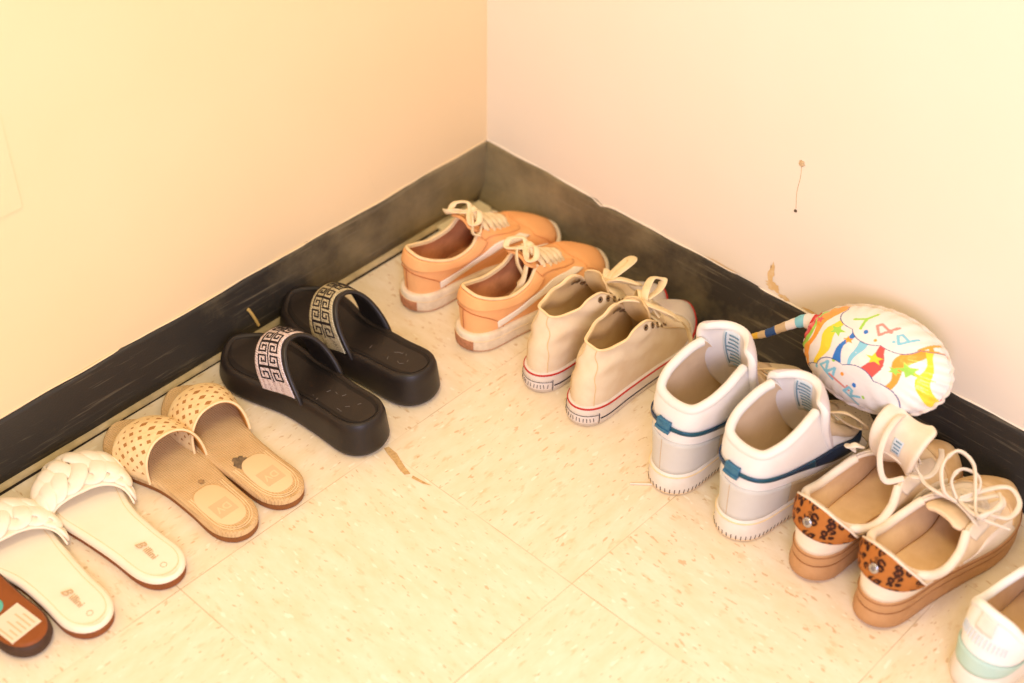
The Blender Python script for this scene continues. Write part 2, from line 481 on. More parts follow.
def ribbon_on(mb, s, uv, w, off=.0008, th=.0012, n=None, raw=False, mi=0):
    uv = np.asarray(uv, float)
    Q = uv if raw else catmull(uv, n or len(uv)*8)
    P = s.pt(Q[:, 0], Q[:, 1]); Nn = surf_normal(s, Q[:, 0], np.clip(Q[:, 1], .002, .998))
    sweep(mb, P+Nn*off, w, th, up=Nn, raw=True, seg=8, mi=mi)

def eyelets(name, s, pts, r, parent, mat='eyelet', hole='eyelet_hole', inner=0):
    for (u, v, flip) in [(u, v, 0) for u, v in pts]+([(u, v, 1) for u, v in pts] if inner else []):
        c = s.pt(np.array([u]), np.array([v]))[0]; n = surf_normal(s, np.array([u]), np.array([v]))[0]
        a = np.cross(n, [0, 0, 1.]); a /= np.linalg.norm(a); b = np.cross(n, a)
        if flip: c = c-n*inner; n = -n
        mb = MB()
        ring = [c+n*.0008+(a*math.cos(t)+b*math.sin(t))*r for t in np.linspace(0, 2*PI, 17)[:-1]]
        sweep(mb, ring, r*.7, .0012, up=np.tile(n, (16, 1)), raw=True, closed=True, seg=6)
        mb.fan([c+n*.0006+(a*math.cos(t)+b*math.sin(t))*r*.55 for t in np.linspace(0, 2*PI, 13)[:-1]], mi=1)
        mb.build(name, [mat, hole], parent)

def lace_bars(s, us, v, w, t, lift, mat, parent, cross=False, name='lace_bar'):
    for k, u in enumerate(us):
        uu = [u, 1-u] if not cross or k+1 >= len(us) else [u, 1-us[k+1]]
        pairs = [uu] if not cross or k+1 >= len(us) else [[u, 1-us[k+1]], [us[k+1], 1-u]]
        for a, b in pairs:
            A = s.pt(np.array([a]), np.array([v]))[0]; B = s.pt(np.array([b]), np.array([v]))[0]
            nA = surf_normal(s, np.array([a]), np.array([v]))[0]; nB = surf_normal(s, np.array([b]), np.array([v]))[0]
            mid = (A+B)/2+np.array([0, 0, lift])
            pts = [A-nA*.002, A+nA*.0025+(mid-A)*.12, A*.6+mid*.4+np.array([0, 0, lift*.45]), mid, B*.6+mid*.4+np.array([0, 0, lift*.45]), B+nB*.0025+(mid-B)*.12, B-nB*.002]
            mb = MB(); sweep(mb, pts, w, t, up=(.25, 0, 1), n=28, seg=10, sq=.8); mb.build(name, mat, parent)

def lace(name, pts, w, t, mat, parent, up=(0, 0, 1), n=70, tip=None):
    mb = MB(); sweep(mb, pts, w, t, up=up, n=n, seg=10, sq=.8); o = mb.build(name, mat, parent)
    if tip:
        P = catmull(pts, 40)
        d = (P[-1]-P[-3]); d /= np.linalg.norm(d)
        mb = MB(); sweep(mb, [P[-1]-d*.004, P[-1]+d*.006, P[-1]+d*.016], .003, .003, seg=8, n=6); mb.build('lace_tip', tip, o)
    return o

def tongue(name, path, widths, mat, parent, arch=.006, th=.006, mats=None, n=26, m=14, curl=0):
    """path: (x,z) list from throat up; widths half-width"""
    P = catmull([(p[0], p[2] if len(p) > 2 else 0, p[1]) for p in path], n)
    W = catmull([(w, 0) for w in widths], n)[:, 0]
    T = np.gradient(P, axis=0); T /= np.linalg.norm(T, axis=1)[:, None]
    S = np.tile(np.array([0, 1., 0]), (n, 1)); U = np.cross(S, T)
    if U[n//2][2] < 0 and U[n//2][0] < 0: U = -U
    G = np.zeros((n, m, 3))
    for j in range(m):
        a = -1+2*j/(m-1)
        # superellipse-like rounded end
        for i in range(n):
            ti = i/(n-1); wf = W[i]*(1 if ti < .86 else math.sqrt(max(0.02, 1-((ti-.86)/.14)**2))*.35+.65 if ti < 1 else .65)
            G[i, j] = P[i]+S[i]*a*wf-U[i]*(arch*a*a)+U[i]*curl*abs(a)**3
    mb = MB(); mb.grid(G); o = mb.build(name, mats or mat, parent)
    md = o.modifiers.new('thick', 'SOLIDIFY'); md.thickness = th; md.offset = 0
    if mats: md.material_offset = 1; md.material_offset_rim = 0
    sb = o.modifiers.new('smooth', 'SUBSURF'); sb.levels = 1; sb.render_levels = 1
    return o, G, U

def curved_patch(name, G, i0, i1, j0, j1, off, th, mat, parent, toward=(-1, 0, .2), n=12, m=8):
    """a thin panel following a rectangle of the tongue grid on the side facing `toward`"""
    Gi = np.gradient(G, axis=0); Gj = np.gradient(G, axis=1); N = np.cross(Gi, Gj); N /= np.linalg.norm(N, axis=-1)[..., None]
    sg = np.sign((N*np.array(toward)).sum(-1).mean()); N = N*sg
    def at(A, i, j):
        ia, ja = int(min(i, A.shape[0]-1.001)), int(min(j, A.shape[1]-1.001)); fi, fj = i-ia, j-ja
        return A[ia, ja]*(1-fi)*(1-fj)+A[ia+1, ja]*fi*(1-fj)+A[ia, ja+1]*(1-fi)*fj+A[ia+1, ja+1]*fi*fj
    T = np.zeros((n, m, 3)); B = np.zeros((n, m, 3))
    for a in range(n):
        for b in range(m):
            i, j = i0+(i1-i0)*a/(n-1), j0+(j1-j0)*b/(m-1); p, q = at(G, i, j), at(N, i, j)
            T[a, b] = p+q*(off+th); B[a, b] = p+q*off
    mb = MB(); mb.grid(T); mb.grid(B, flip=True)
    mb.grid(np.stack([T[0], B[0]])); mb.grid(np.stack([T[-1], B[-1]])); mb.grid(np.stack([T[:, 0], B[:, 0]])); mb.grid(np.stack([T[:, -1], B[:, -1]]))
    return fixn(mb.build(name, mat, parent))

def text(name, s, size, loc, rz, mat, parent, tilt=0, ext=.0002, align='CENTER', bold=0.0, shear=0):
    cu = bpy.data.curves.new(name, 'FONT'); cu.body = s; cu.size = size; cu.extrude = ext; cu.align_x = align; cu.align_y = 'CENTER'; cu.offset = bold; cu.shear = shear
    tmp = bpy.data.objects.new(name, cu); COL.objects.link(tmp)
    dg = bpy.context.evaluated_depsgraph_get(); me = bpy.data.meshes.new_from_object(tmp.evaluated_get(dg))
    bpy.data.objects.remove(tmp); bpy.data.curves.remove(cu)
    me.materials.clear(); me.materials.append(MT[mat])
    o = bpy.data.objects.new(name, me); COL.objects.link(o); o.parent = parent
    o.location = loc; o.rotation_euler = (0, tilt, rz); return o
def text_mat(name, s, size, mtx, mat, parent, ext=.0002, bold=0.):
    o = text(name, s, size, (0, 0, 0), 0, mat, parent, ext=ext, bold=bold); o.matrix_local = mtx; return o
def frame(o, x, n):
    x = np.array(x, float); n = np.array(n, float); x /= np.linalg.norm(x); n = n-x*(n@x); n /= np.linalg.norm(n); y = np.cross(n, x)
    return Matrix(((x[0], y[0], n[0], o[0]), (x[1], y[1], n[1], o[1]), (x[2], y[2], n[2], o[2]), (0, 0, 0, 1)))
def disc(name, c, n, r, th, mat, parent, seg=24, dome=0, squash=1., jitter=0):
    n = np.array(n, float); n /= np.linalg.norm(n); a = np.cross(n, [0, .3, 1.]); a /= np.linalg.norm(a); b = np.cross(n, a)
    c = np.array(c, float); mb = MB()
    J = [1+jitter*(rng.random()-.5)*2 for _ in range(seg)]
    def ring(rr, h): return [c+n*h+(a*math.cos(2*PI*i/seg)+b*math.sin(2*PI*i/seg)*squash)*rr*J[i] for i in range(seg)]
    R = [ring(r, 0), ring(r, th*.7), ring(r*.85, th), ring(r*.45, th+dome*.7)]
    mb.grid(np.array(R), cv=True); mb.fan(R[-1]); return fixn(mb.build(name, mat, parent))

# ================================================================== THE ROOM
TS = .3048; D0 = .265; E0 = .4544
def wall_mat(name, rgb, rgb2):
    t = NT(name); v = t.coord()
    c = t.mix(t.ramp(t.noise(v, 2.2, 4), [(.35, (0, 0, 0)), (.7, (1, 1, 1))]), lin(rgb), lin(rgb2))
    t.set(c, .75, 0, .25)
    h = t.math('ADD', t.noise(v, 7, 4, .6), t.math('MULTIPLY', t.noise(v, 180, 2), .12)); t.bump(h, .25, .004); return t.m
wl = wall_mat('cream wall tinted with warm light', (244, 220, 176), (240, 215, 168))  # yellower than the right wall: warm bounce light tinted into the paint colour
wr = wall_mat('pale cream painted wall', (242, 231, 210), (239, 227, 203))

def floor_mat():
    t = NT('streaked vinyl composition tile')
    g = t.n('ShaderNodeTexCoord'); sp = t.n('ShaderNodeSeparateXYZ'); t.l(g.outputs['Object'], sp.inputs[0])
    fx = t.math('MULTIPLY_ADD', sp.outputs[0], 1/TS, -E0/TS+10); fy = t.math('MULTIPLY_ADD', sp.outputs[1], 1/TS, -D0/TS+10)
    ix = t.math('FLOOR', fx); iy = t.math('FLOOR', fy)
    chk = t.math('MODULO', t.math('ADD', ix, iy), 2)
    # streak vectors in the two directions, shifted per tile
    off = t.math('MULTIPLY_ADD', ix, 3.17, t.math('MULTIPLY', iy, 5.31))
    cv = t.n('ShaderNodeCombineXYZ'); t.l(off, cv.inputs[2])
    def vec(sc):
        mp = t.n('ShaderNodeVectorMath', operation='MULTIPLY'); t.l(g.outputs['Object'], mp.inputs[0]); mp.inputs[1].default_value = sc
        ad = t.n('ShaderNodeVectorMath', operation='ADD'); t.l(mp.outputs[0], ad.inputs[0]); t.l(cv.outputs[0], ad.inputs[1]); return ad.outputs[0]
    va, vb = vec((1, 2.6, 1)), vec((2.6, 1, 1))
    mv = t.n('ShaderNodeMix', data_type='VECTOR'); t.l(chk, mv.inputs[0]); t.l(vb, mv.inputs[4]); t.l(va, mv.inputs[5]); V = mv.outputs[1]
    base = t.mix(t.ramp(t.noise(V, 22, 4, .65), [(.3, (0, 0, 0)), (.7, (1, 1, 1))]), lin((230, 212, 174)), lin((240, 225, 196)))
    base = t.mix(t.ramp(t.noise(V, 55, 3, .5), [(.60, (0, 0, 0)), (.72, (.55,)*3)]), base, lin((216, 186, 136)))
    base = t.mix(t.ramp(t.noise(V, 90, 1, .4), [(.685, (0, 0, 0)), (.73, (.6,)*3)]), base, lin((196, 158, 104)))
    base = t.mix(t.ramp(t.noise(V, 62, 1, .4, 0), [(.25, (.7,)*3), (.31, (0, 0, 0))]), base, lin((246, 236, 212)))
    # seams
    def seam(f, w):
        a = t.math('ABSOLUTE', t.math('SUBTRACT', t.math('FRACT', f), .5)); return t.math('GREATER_THAN', a, .5-w/TS)
    se = t.math('MAXIMUM', seam(fx, .0006), seam(fy, .0006))
    wear = t.ramp(t.noise(g.outputs['Object'], 9, 2), [(.36, (.12,)*3), (.6, (.75,)*3)])
    base = t.mix(t.math('MULTIPLY', se, wear), base, lin((184, 158, 112)))
    # old grime near the walls
    t.set(base, .42, 0, .35)
    h = t.math('SUBTRACT', t.math('MULTIPLY', t.noise(g.outputs['Object'], 30, 3), .5), se); t.bump(h, .18, .001)
    return t.m
fm = floor_mat()

mb = MB(); mb.grid(np.array([[(-.014, 0.0, 0), (-.014, 3.2, 0)], [(3.2, 0.0, 0), (3.2, 3.2, 0)]]), flip=True)
mb.grid(np.array([[(-.014, 0.0, -.03), (-.014, 3.2, -.03)], [(3.2, 0.0, -.03), (3.2, 3.2, -.03)]]))
fl = struct(mb.build('floor', fm, smooth=False))
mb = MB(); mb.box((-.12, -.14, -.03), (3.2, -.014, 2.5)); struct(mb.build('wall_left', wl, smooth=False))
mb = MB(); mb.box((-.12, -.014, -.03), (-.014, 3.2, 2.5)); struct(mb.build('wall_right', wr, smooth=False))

# baseboards
def base_mat():
    t = NT('worn black cove base')
    g = t.n('ShaderNodeTexCoord'); V = g.outputs['Object']; sp = t.n('ShaderNodeSeparateXYZ'); t.l(V, sp.inputs[0])
    near = t.math('ADD', sp.outputs[0], sp.outputs[1])   # distance from the corner along either wall
    nz = t.noise(V, 13, 5, .65)
    f = t.math('ADD', t.math('MULTIPLY', near, -1.5), t.math('MULTIPLY_ADD', nz, 1.1, .22))
    dust = t.ramp(f, [(.12, (0, 0, 0)), (.85, (.72,)*3)])
    c = t.mix(dust, lin((50, 46, 39)), lin((166, 150, 110)))
    # scraped streaks running along the base
    st = t.n('ShaderNodeMapping'); st.inputs['Scale'].default_value = (4, 4, 90); t.l(V, st.inputs[0])
    sc = t.ramp(t.noise(st.outputs[0], 1.6, 4, .7, .4), [(.57, (0, 0, 0)), (.74, (.55,)*3)])
    c = t.mix(sc, c, lin((150, 138, 110)))
    # paint and rubbed edge at the top
    top = t.math('ADD', sp.outputs[2], t.math('MULTIPLY', t.noise(V, 26, 4, .7), .022))
    e = t.ramp(top, [(.1085, (0, 0, 0)), (.113, (.8,)*3)])
    t.set(c, .55, 0, .4); t.bump(t.math('ADD', t.noise(V, 60, 4), t.noise(V, 400, 2)), .25, .002); return t.m
bm_ = base_mat()
def cove(name, prof, axis, L, n=160, wob=None, y0=0):
    mb = MB(); G = []
    for i in range(n+1):
        a = y0+(L-y0)*(i/n)**1.4; row = []
        for k, (d, z) in enumerate(prof):
            dz = wob(a, k) if wob else (0, 0)
            p = (a, d+dz[0], z+dz[1]) if axis == 0 else (d+dz[0], a, z+dz[1])
            row.append(p)
        G.append(row)
    mb.grid(np.array(G), cv=True); mb.fan(G[0]); mb.fan(G[-1]); return fixn(mb.build(name, bm_))
def wobL(a, k): return (0, .0012*math.sin(a*23)+.0008*math.sin(a*61+1)) if k in (3, 4, 5, 6) else (0, 0)
pl = [(-.016, 0), (-.0095, 0.0), (-.0095, .02), (-.0100, .087), (-.0105, .0915), (-.013, .0930), (-.016, .0930)]
struct(cove('baseboard_left', pl, 0, 3.2, wob=wobL, y0=-.0105))
def wobR(a, k):
    if k in (1, 2, 3): return (.0045*max(0, math.sin(a*14.5+.4))+.002*math.sin(a*37), .0015*math.sin(a*30))
    if k in (5, 6, 7, 8):
        notch = -.007*math.exp(-((a-.205)/.010)**2) if k != 8 else 0
        return (0, notch+.0010*math.sin(a*19)+.0006*math.sin(a*71+1))
    return (0, 0)
pr_ = [(-.016, 0), (.006, 0.0), (.0075, .003), (.002, .010), (-.0070, .028), (-.0095, .087), (-.0102, .0915), (-.012, .0935), (-.016, .0935)]
struct(cove('baseboard_right', pr_, 1, 3.2, wob=wobR, y0=-.0105))

# painted bead on top of each baseboard, adhesive strip and dark joint at the foot of the left wall
tn = [0]
def trim(mb, mat, label=None, smooth=True):
    tn[0] += 1; o = struct(mb.build('trim_%d' % tn[0], mat)); 
    if label: o['label'] = label
    return o
mb = MB(); pts = [(x, -.0135+.0008*math.sin(x*40), .0938+.0005*math.sin(x*21)+.0003*math.sin(x*90)) for x in np.linspace(-.01, 3.2, 240)]
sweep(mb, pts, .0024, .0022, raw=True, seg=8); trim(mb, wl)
mb = MB(); pts = [(-.0135+.0006*math.sin(y*44), y, .0938-.006*math.exp(-((y-.205)/.010)**2)+.0005*math.sin(y*25)+.0003*math.sin(y*90)) for y in np.linspace(-.02, 3.2, 260)]
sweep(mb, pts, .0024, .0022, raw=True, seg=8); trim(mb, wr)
mb = MB(); xs = np.linspace(0.02, 3.2, 200)
mb.grid(np.array([[(x, -.014, -.003), (x, -.014, .005), (x, -.0095+.0016*math.sin(x*17)+.001*math.sin(x*53), .0048), (x, -.006, .0036), (x, -.0025, .002+.0006*math.sin(x*31)), (x, -.002, -.003)] for x in xs]))
trim(mb, 'adhesive')
mb = MB(); mb.grid(np.array([[(x, -.0045, .0002), (x, .0012+.0012*math.sin(x*9), .0006)] for x in xs]), flip=True); trim(mb, 'gap')
mb = MB(); mb.box((-.014, -.014, -.03), (3.2, 0, -.0035)); trim(mb, 'gap')
# broken tile pieces in the very corner
def slab(poly, z0, z1, mat):
    mb = MB(); P = np.array([(x, y) for x, y in poly]); c = P.mean(0)
    R = [np.c_[P, np.full(len(P), z0)], np.c_[P, np.full(len(P), z1-.0006)], np.c_[c+(P-c)*.97, np.full(len(P), z1)]]
    mb.grid(np.array(R), cv=True); mb.fan(R[-1]); o = trim(mb, mat); fixn(o)
    for p in o.data.polygons: p.use_smooth = False
slab([(.010, -.007), (.046, -.007), (.054, .022), (.032, .036), (.010, .018)], 0, .0035, 'tile_piece')
slab([(.056, -.007), (.098, -.007), (.104, .030), (.064, .026)], 0, .003, 'tile_piece')
slab([(.010, .023), (.030, .040), (.029, .064), (.010, .066)], 0, .0035, 'tile_piece')
slab([(.038, .038), (.064, .026), (.080, .055), (.050, .075), (.036, .066)], 0, .003, 'tile_piece')

# marks on the walls (thin dabs of plaster, scrapes), children of the wall they sit on
WR = bpy.data.objects['wall_right']; WL = bpy.data.objects['wall_left']; FL = bpy.data.objects['floor']
def onR(y, z): return (-.014, y, z)
disc('plaster_dab', onR(.500, .298), (1, 0, 0), .0040, .0018, 'nail', WR, jitter=.25)
mb = MB(); sweep(mb, [onR(.500, .295), onR(.501, .279), onR(.4995, .257), onR(.502, .234)], .0009, .0006, up=(1, 0, 0), n=20, seg=6); mb.build('dried_drip', 'nail', WR)
disc('nail_hole', onR(.502, .231), (1, 0, 0), .0022, .0012, 'groove', WR, seg=12, jitter=.2)
def stain(name, c, pts, mat):
    mb = MB(); stain.k = getattr(stain, 'k', 0)+1; mb.fan([(-.0137+.0002*stain.k, c[0]+y, c[1]+z) for y, z in pts]); o = mb.build(name, mat, WR)
    if o.data.polygons[0].normal.x < 0: o.data.flip_normals()
def blob(name, y, z, ry, rz, mat, n=22):
    stain(name, (y, z), [(ry*(1+.35*rng.uniform(-1, 1))*math.cos(2*PI*i/n), rz*(1+.35*rng.uniform(-1, 1))*math.sin(2*PI*i/n)) for i in range(n)], mat)
blob('bare_plaster_patch', .483, .124, .0045, .016, 'plaster'); blob('bare_plaster_patch', .489, .106, .012, .006, 'plaster'); blob('bare_plaster_patch', .507, .099, .010, .0035, 'plaster')
stain('scraped_paint', (.40, .1005), [(-.02, -.003), (.0, -.0015), (.02, -.0028), (.04, -.002), (.02, -.0045), (0, -.0035)], 'plaster')
stain('scraped_paint', (.545, .1015), [(-.012, -.002), (.0, .0005), (.012, -.001), (.03, -.002), (.01, -.0045), (-.005, -.0035)], 'plaster')
# faint painted-over plate at the left edge and a hairline scratch
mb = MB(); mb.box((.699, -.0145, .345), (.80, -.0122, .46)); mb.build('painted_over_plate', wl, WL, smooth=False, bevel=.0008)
mb = MB(); sweep(mb, [(.216, -.0142, .156), (.209, -.0142, .135), (.202, -.0142, .112)], .0012, .0008, up=(0, 1, 0), n=10, seg=5); mb.build('scratch', wl, WL)


# dirt streaks on the floor
def patch_floor(name, poly, mat, parent, z=.0004):
    mb = MB(); mb.fan([(x, y, z) for x, y in poly]); o = mb.build(name, mat, parent)
    if o.data.polygons[0].normal.z < 0: o.data.flip_normals()
    return o
patch_floor('dried_glue_streak', [(.449, .268), (.455, .266), (.459, .278), (.462, .292), (.466, .304), (.468, .316), (.462, .320), (.459, .308), (.455, .296), (.450, .284)], 'streak', FL)
patch_floor('dried_glue_streak', [(.462, .324), (.466, .326), (.463, .342), (.458, .352), (.460, .340)], 'streak', FL)


# ================================================================== SLIDES ALONG THE LEFT WALL
class Strap:
    """arched band over the forefoot. t runs heelwards->toewards, s from right (-y) to left (+y)"""
    def __init__(s, foot, z0, xr, xf, h, over=.001, p=.8, bow=.0):
        s.foot = foot; s.z0 = z0; s.xr = xr; s.xf = xf; s.h = h; s.over = over; s.p = p; s.bow = bow
    def pt(s, a, t):
        a = np.asarray(a, float); t = np.asarray(t, float)+0*a
        k = np.linspace(0, 1, len(s.xr))
        xr = catmull(np.c_[s.xr, s.xr], 60)[:, 0]; xf = catmull(np.c_[s.xf, s.xf], 60)[:, 0]; q = np.linspace(0, 1, 60)
        x = (np.interp(a, q, xr)*(1-t)+np.interp(a, q, xf)*t)*s.foot.L
        yr, yl = s.foot.ys(np.minimum(x, s.foot.L*.985))
        c = (yr+yl)/2; hw = (yl-yr)/2+s.over
        ang = PI*a; co = np.cos(ang); si = np.clip(np.sin(ang), 0, 1)
        hh = catmull(np.c_[s.h, s.h], 40)[:, 0]; h = np.interp(t, np.linspace(0, 1, 40), hh)
        y = c-hw*np.sign(co)*np.abs(co)**s.p
        z = s.z0(x)+h*si**s.p
        return np.stack([x, y, z], -1)
    def mesh(s, name, mats, parent, n=60, m=24, th=.002, uv=False, sub=0):
        A, T = np.meshgrid(np.linspace(0, 1, n), np.linspace(0, 1, m), indexing='ij')
        mb = MB(); mb.grid(s.pt(A, T), uv=uv); o = mb.build(name, mats, parent)
        if o.data.polygons[(m-1)*(n//2)].normal.z < 0: o.data.flip_normals()
        md = o.modifiers.new('thick', 'SOLIDIFY'); md.thickness = th; md.offset = -1
        if isinstance(mats, list) and len(mats) > 1: md.material_offset = 1; md.material_offset_rim = 1
        return o
    nsign = 1

def slide_white(x, y, b, side, label):
    r = thing('braided_slide_sandal', label, 'sandal', (x, y, 0), -PI/2+b, 'ivory braided slides')
    L = .242; ft = Foot(L, side, wk=1.02)
    zt = zf(L, [(0, .0135), (.3, .011), (.6, .009), (1, .010)]); zb = zf(L, [(0, 0), (.85, 0), (1, .002)])
    S = Sole(ft, zt, zb); S.mesh('sole', 'brown_sole', r)
    ft2 = ft
    f = pad('footbed', ft, -.0008, lambda q: zt(q), .006, 'slide_white', r, dish=.0015, round_=.0028)
    # stitched groove round the footbed edge
    mb = MB(); u = np.linspace(0, 1, 161)[:-1]; p, _ = ft.at(u, .0065); P = np.c_[p, zt(p[:, 0])+.0057]
    sweep(mb, P, .0009, .0006, raw=True, closed=True, seg=5); mb.build('footbed_stitching', 'cream_edge', f)
    top = lambda q: zt(q)+.005
    st = Strap(ft, top, [.50, .60, .67, .69, .68], [.86, .93, .975, .95, .90], [.019, .019, .017, .012], over=.0055)
    base = st.mesh('strap', 'slide_white', r, th=.002)
    # three plump strands plaited over the strap
    for k in range(3):
        mb = MB(); nper = 2.6; q = np.linspace(0.01, .99, 130)
        ph = 2*PI*nper*q+2*PI*k/3
        tt = .5+.34*np.sin(ph); hh = .0028+.0024*np.sin(2*ph+.4)
        P = st.pt(q, tt); Nn = surf_normal(st, q, np.clip(tt, .01, .99))
        Nn = np.where((Nn[:, 2:3] < 0), -Nn, Nn)
        sweep(mb, P+Nn*hh[:, None], .0205, .0070, up=Nn, raw=True, seg=12); mb.build('braided_strand', 'braid', r)
    # maker's lettering stamped on the heel of the footbed
    cx = .165*L
    text('footbed_lettering', 'B', .016, (cx+.024, .0005, zt(cx)+.0057), PI, 'ink', f, shear=.4)
    text('footbed_lettering', 'illini', .0125, (cx+.005, 0, zt(cx)+.0058), PI, 'ink', f)
    rr = [(cx-.019+.0035*math.cos(a), .0035*math.sin(a), zt(cx)+.0058) for a in np.linspace(0, 2*PI, 17)[:-1]]
    mb = MB(); sweep(mb, rr, .0007, .0005, raw=True, closed=True, seg=5); mb.build('footbed_ring_mark', 'ink', f)
    return r
slide_white(.853, .256, .01, -1, 'ivory braided slide sandal beside the brown sandal with stickers')
slide_white(.758, .258, .0, 1, 'ivory braided slide sandal standing next to the tan perforated slides')

def slide_brown():
    r = thing('upturned_sandal', 'brown sandal with a paper sticker and a teal sticker at the left edge', 'sandal', (.911, .232, 0), -PI/2+.10)
    L = .25; ft = Foot(L, -1)
    zt = zf(L, [(0, .019), (.4, .017), (1, .014)]); zb = zf(L, [(0, 0), (1, 0)])
    Sole(ft, zt, zb, prof=[(.006, 0), (.002, .15), (0, .45), (.0008, .8), (.004, 1)]).mesh('rim', 'dark_edge', r)
    f = pad('outsole', ft, .0035, lambda q: zt(q), .0025, 'brown_bed', r, round_=.002)
    zz = lambda q: float(zt(q))+.0026
    mb = MB(); c = (.040, .002); a = math.radians(4)
    w, h = .020, .019
    cs = [(c[0]+sx*w*math.cos(a)-sy*h*math.sin(a), c[1]+sx*w*math.sin(a)+sy*h*math.cos(a)) for sx, sy in ((-1, -1), (1, -1), (1, 1), (-1, 1))]
    mb.box((c[0]-w, c[1]-h, zz(c[0])-.0008), (c[0]+w, c[1]+h, zz(c[0])+.0006)); p = mb.build('paper_sticker', 'paper', f, smooth=False)
    mb = MB()
    for k in range(6):
        yy = c[1]-h*.75+k*h*.3; ln = (.6, .8, .5, .75, .4, .7)[k]
        mb.box((c[0]-w*.8, yy, zz(c[0])), (c[0]-w*.8+w*1.6*ln, yy+.0016, zz(c[0])+.0009))
    mb.build('print_lines', 'tan_patch2', p, smooth=False)
    q = disc('teal_sticker', (.078, .004, zz(.078)-.0003), (0, 0, 1), .013, .001, 'teal', f)
    text('sticker_print', '9', .016, (.078, .004, zz(.078)+.0009), -1.2, 'teal_ink', q)
slide_brown()

def slide_tan(x, y, b, side, label, worn):
    r = thing('woven_slide_sandal', label, 'sandal', (x, y, 0), -PI/2+b, 'tan perforated slides')
    L = .252; ft = Foot(L, side, wk=1.0)
    zt = zf(L, [(0, .0115), (.3, .010), (.6, .009), (1, .0095)]); zb = zf(L, [(0, 0), (.85, 0), (1, .002)])
    Sole(ft, zt, zb).mesh('sole', 'tan_sole', r)
    f = pad('footbed', ft, -.0006, lambda q: zt(q), .0065, 'tan_weave', r, dish=.0012, round_=.0025)
    for ins in (.006, .009):
        mb = MB(); u = np.linspace(-.17, .17, 70); p, _ = ft.at(u, ins); P = np.c_[p, zt(p[:, 0])+.0062]
        sweep(mb, P, .0012, .0008, raw=True, seg=5); mb.build('heel_stitching', 'cream_edge', f)
    # suede heel patch with a square stamp
    u = np.arange(60)/60
    mb = MB(); ring = []
    for a in u*2*PI:
        ca, sa = math.cos(a), math.sin(a); ring.append((.052+.036*math.copysign(abs(ca)**.7, ca), .0205*math.copysign(abs(sa)**.7, sa)))
    z = float(zt(.05))+.0052
    R = [[(p[0], p[1], z) for p in ring], [(p[0], p[1], z+.0010) for p in ring], [((p[0]-.052)*.97+.052, p[1]*.97, z+.0014) for p in ring]]
    mb.grid(np.array(R), cv=True); mb.fan(R[-1]); pt = fixn(mb.build('heel_patch', 'tan_patch', f))
    mb = MB(); mb.box((.033, -.0125, z), (.058, .0125, z+.0018)); sq = mb.build('square_stamp', 'tan_patch2', pt, smooth=False)
    text('stamp_lettering', 'DV', .014, (.0455, 0, z+.0019), PI/2, 'tan_patch', sq, bold=.0003)
    top = lambda q: zt(q)+.004
    st = Strap(ft, top, [.51, .57, .60, .58, .55], [.74, .79, .83, .80, .74], [.046, .044, .040, .032], over=.0022, p=.82)
    o = st.mesh('strap', ['perforated', 'tan_liner'], r, th=.0026, uv=True, n=80, m=40)
    mb = MB(); q = np.linspace(.0, 1, 90); P = st.pt(q, q*0); sweep(mb, P, .0036, .0028, raw=True, seg=8); mb.build('strap_binding', 'tan_liner' if False else 'cream_edge', o)
    if worn:
        patch(f, [(.088, .012, .012, .0085), (.083, .004, .007, .005)], 'smudge', zt); patch(f, [(.070, -.005, .016, .008)], 'smudge2', zt); patch(f, [(.0665, .006, .008, .004), (.062, -.009, .005, .004)], 'smudge', zt)
    else:
        patch(f, [(.097, -.008, .004, .003)], 'smudge2', zt)
    return r
def patch(par, blobs, mat, zt, z=.0064):
    for bx, by, rx, ry in blobs:
        mb = MB(); n = 26
        ring = [(bx+rx*(1+.25*rng.uniform(-1, 1))*math.cos(2*PI*i/n), by+ry*(1+.25*rng.uniform(-1, 1))*math.sin(2*PI*i/n)) for i in range(n)]
        mb.fan([(a, b, float(zt(a))+z) for a, b in ring]); o = mb.build('footbed_smudge', mat, par)
        if o.data.polygons[0].normal.z < 0: o.data.flip_normals()
slide_tan(.659, .262, -.01, -1, 'tan perforated slide sandal with a clean footbed, next to the ivory slides', False)
slide_tan(.590, .262, -.035, 1, 'tan perforated slide with grey smudges on its footbed, next to the black slides', True)

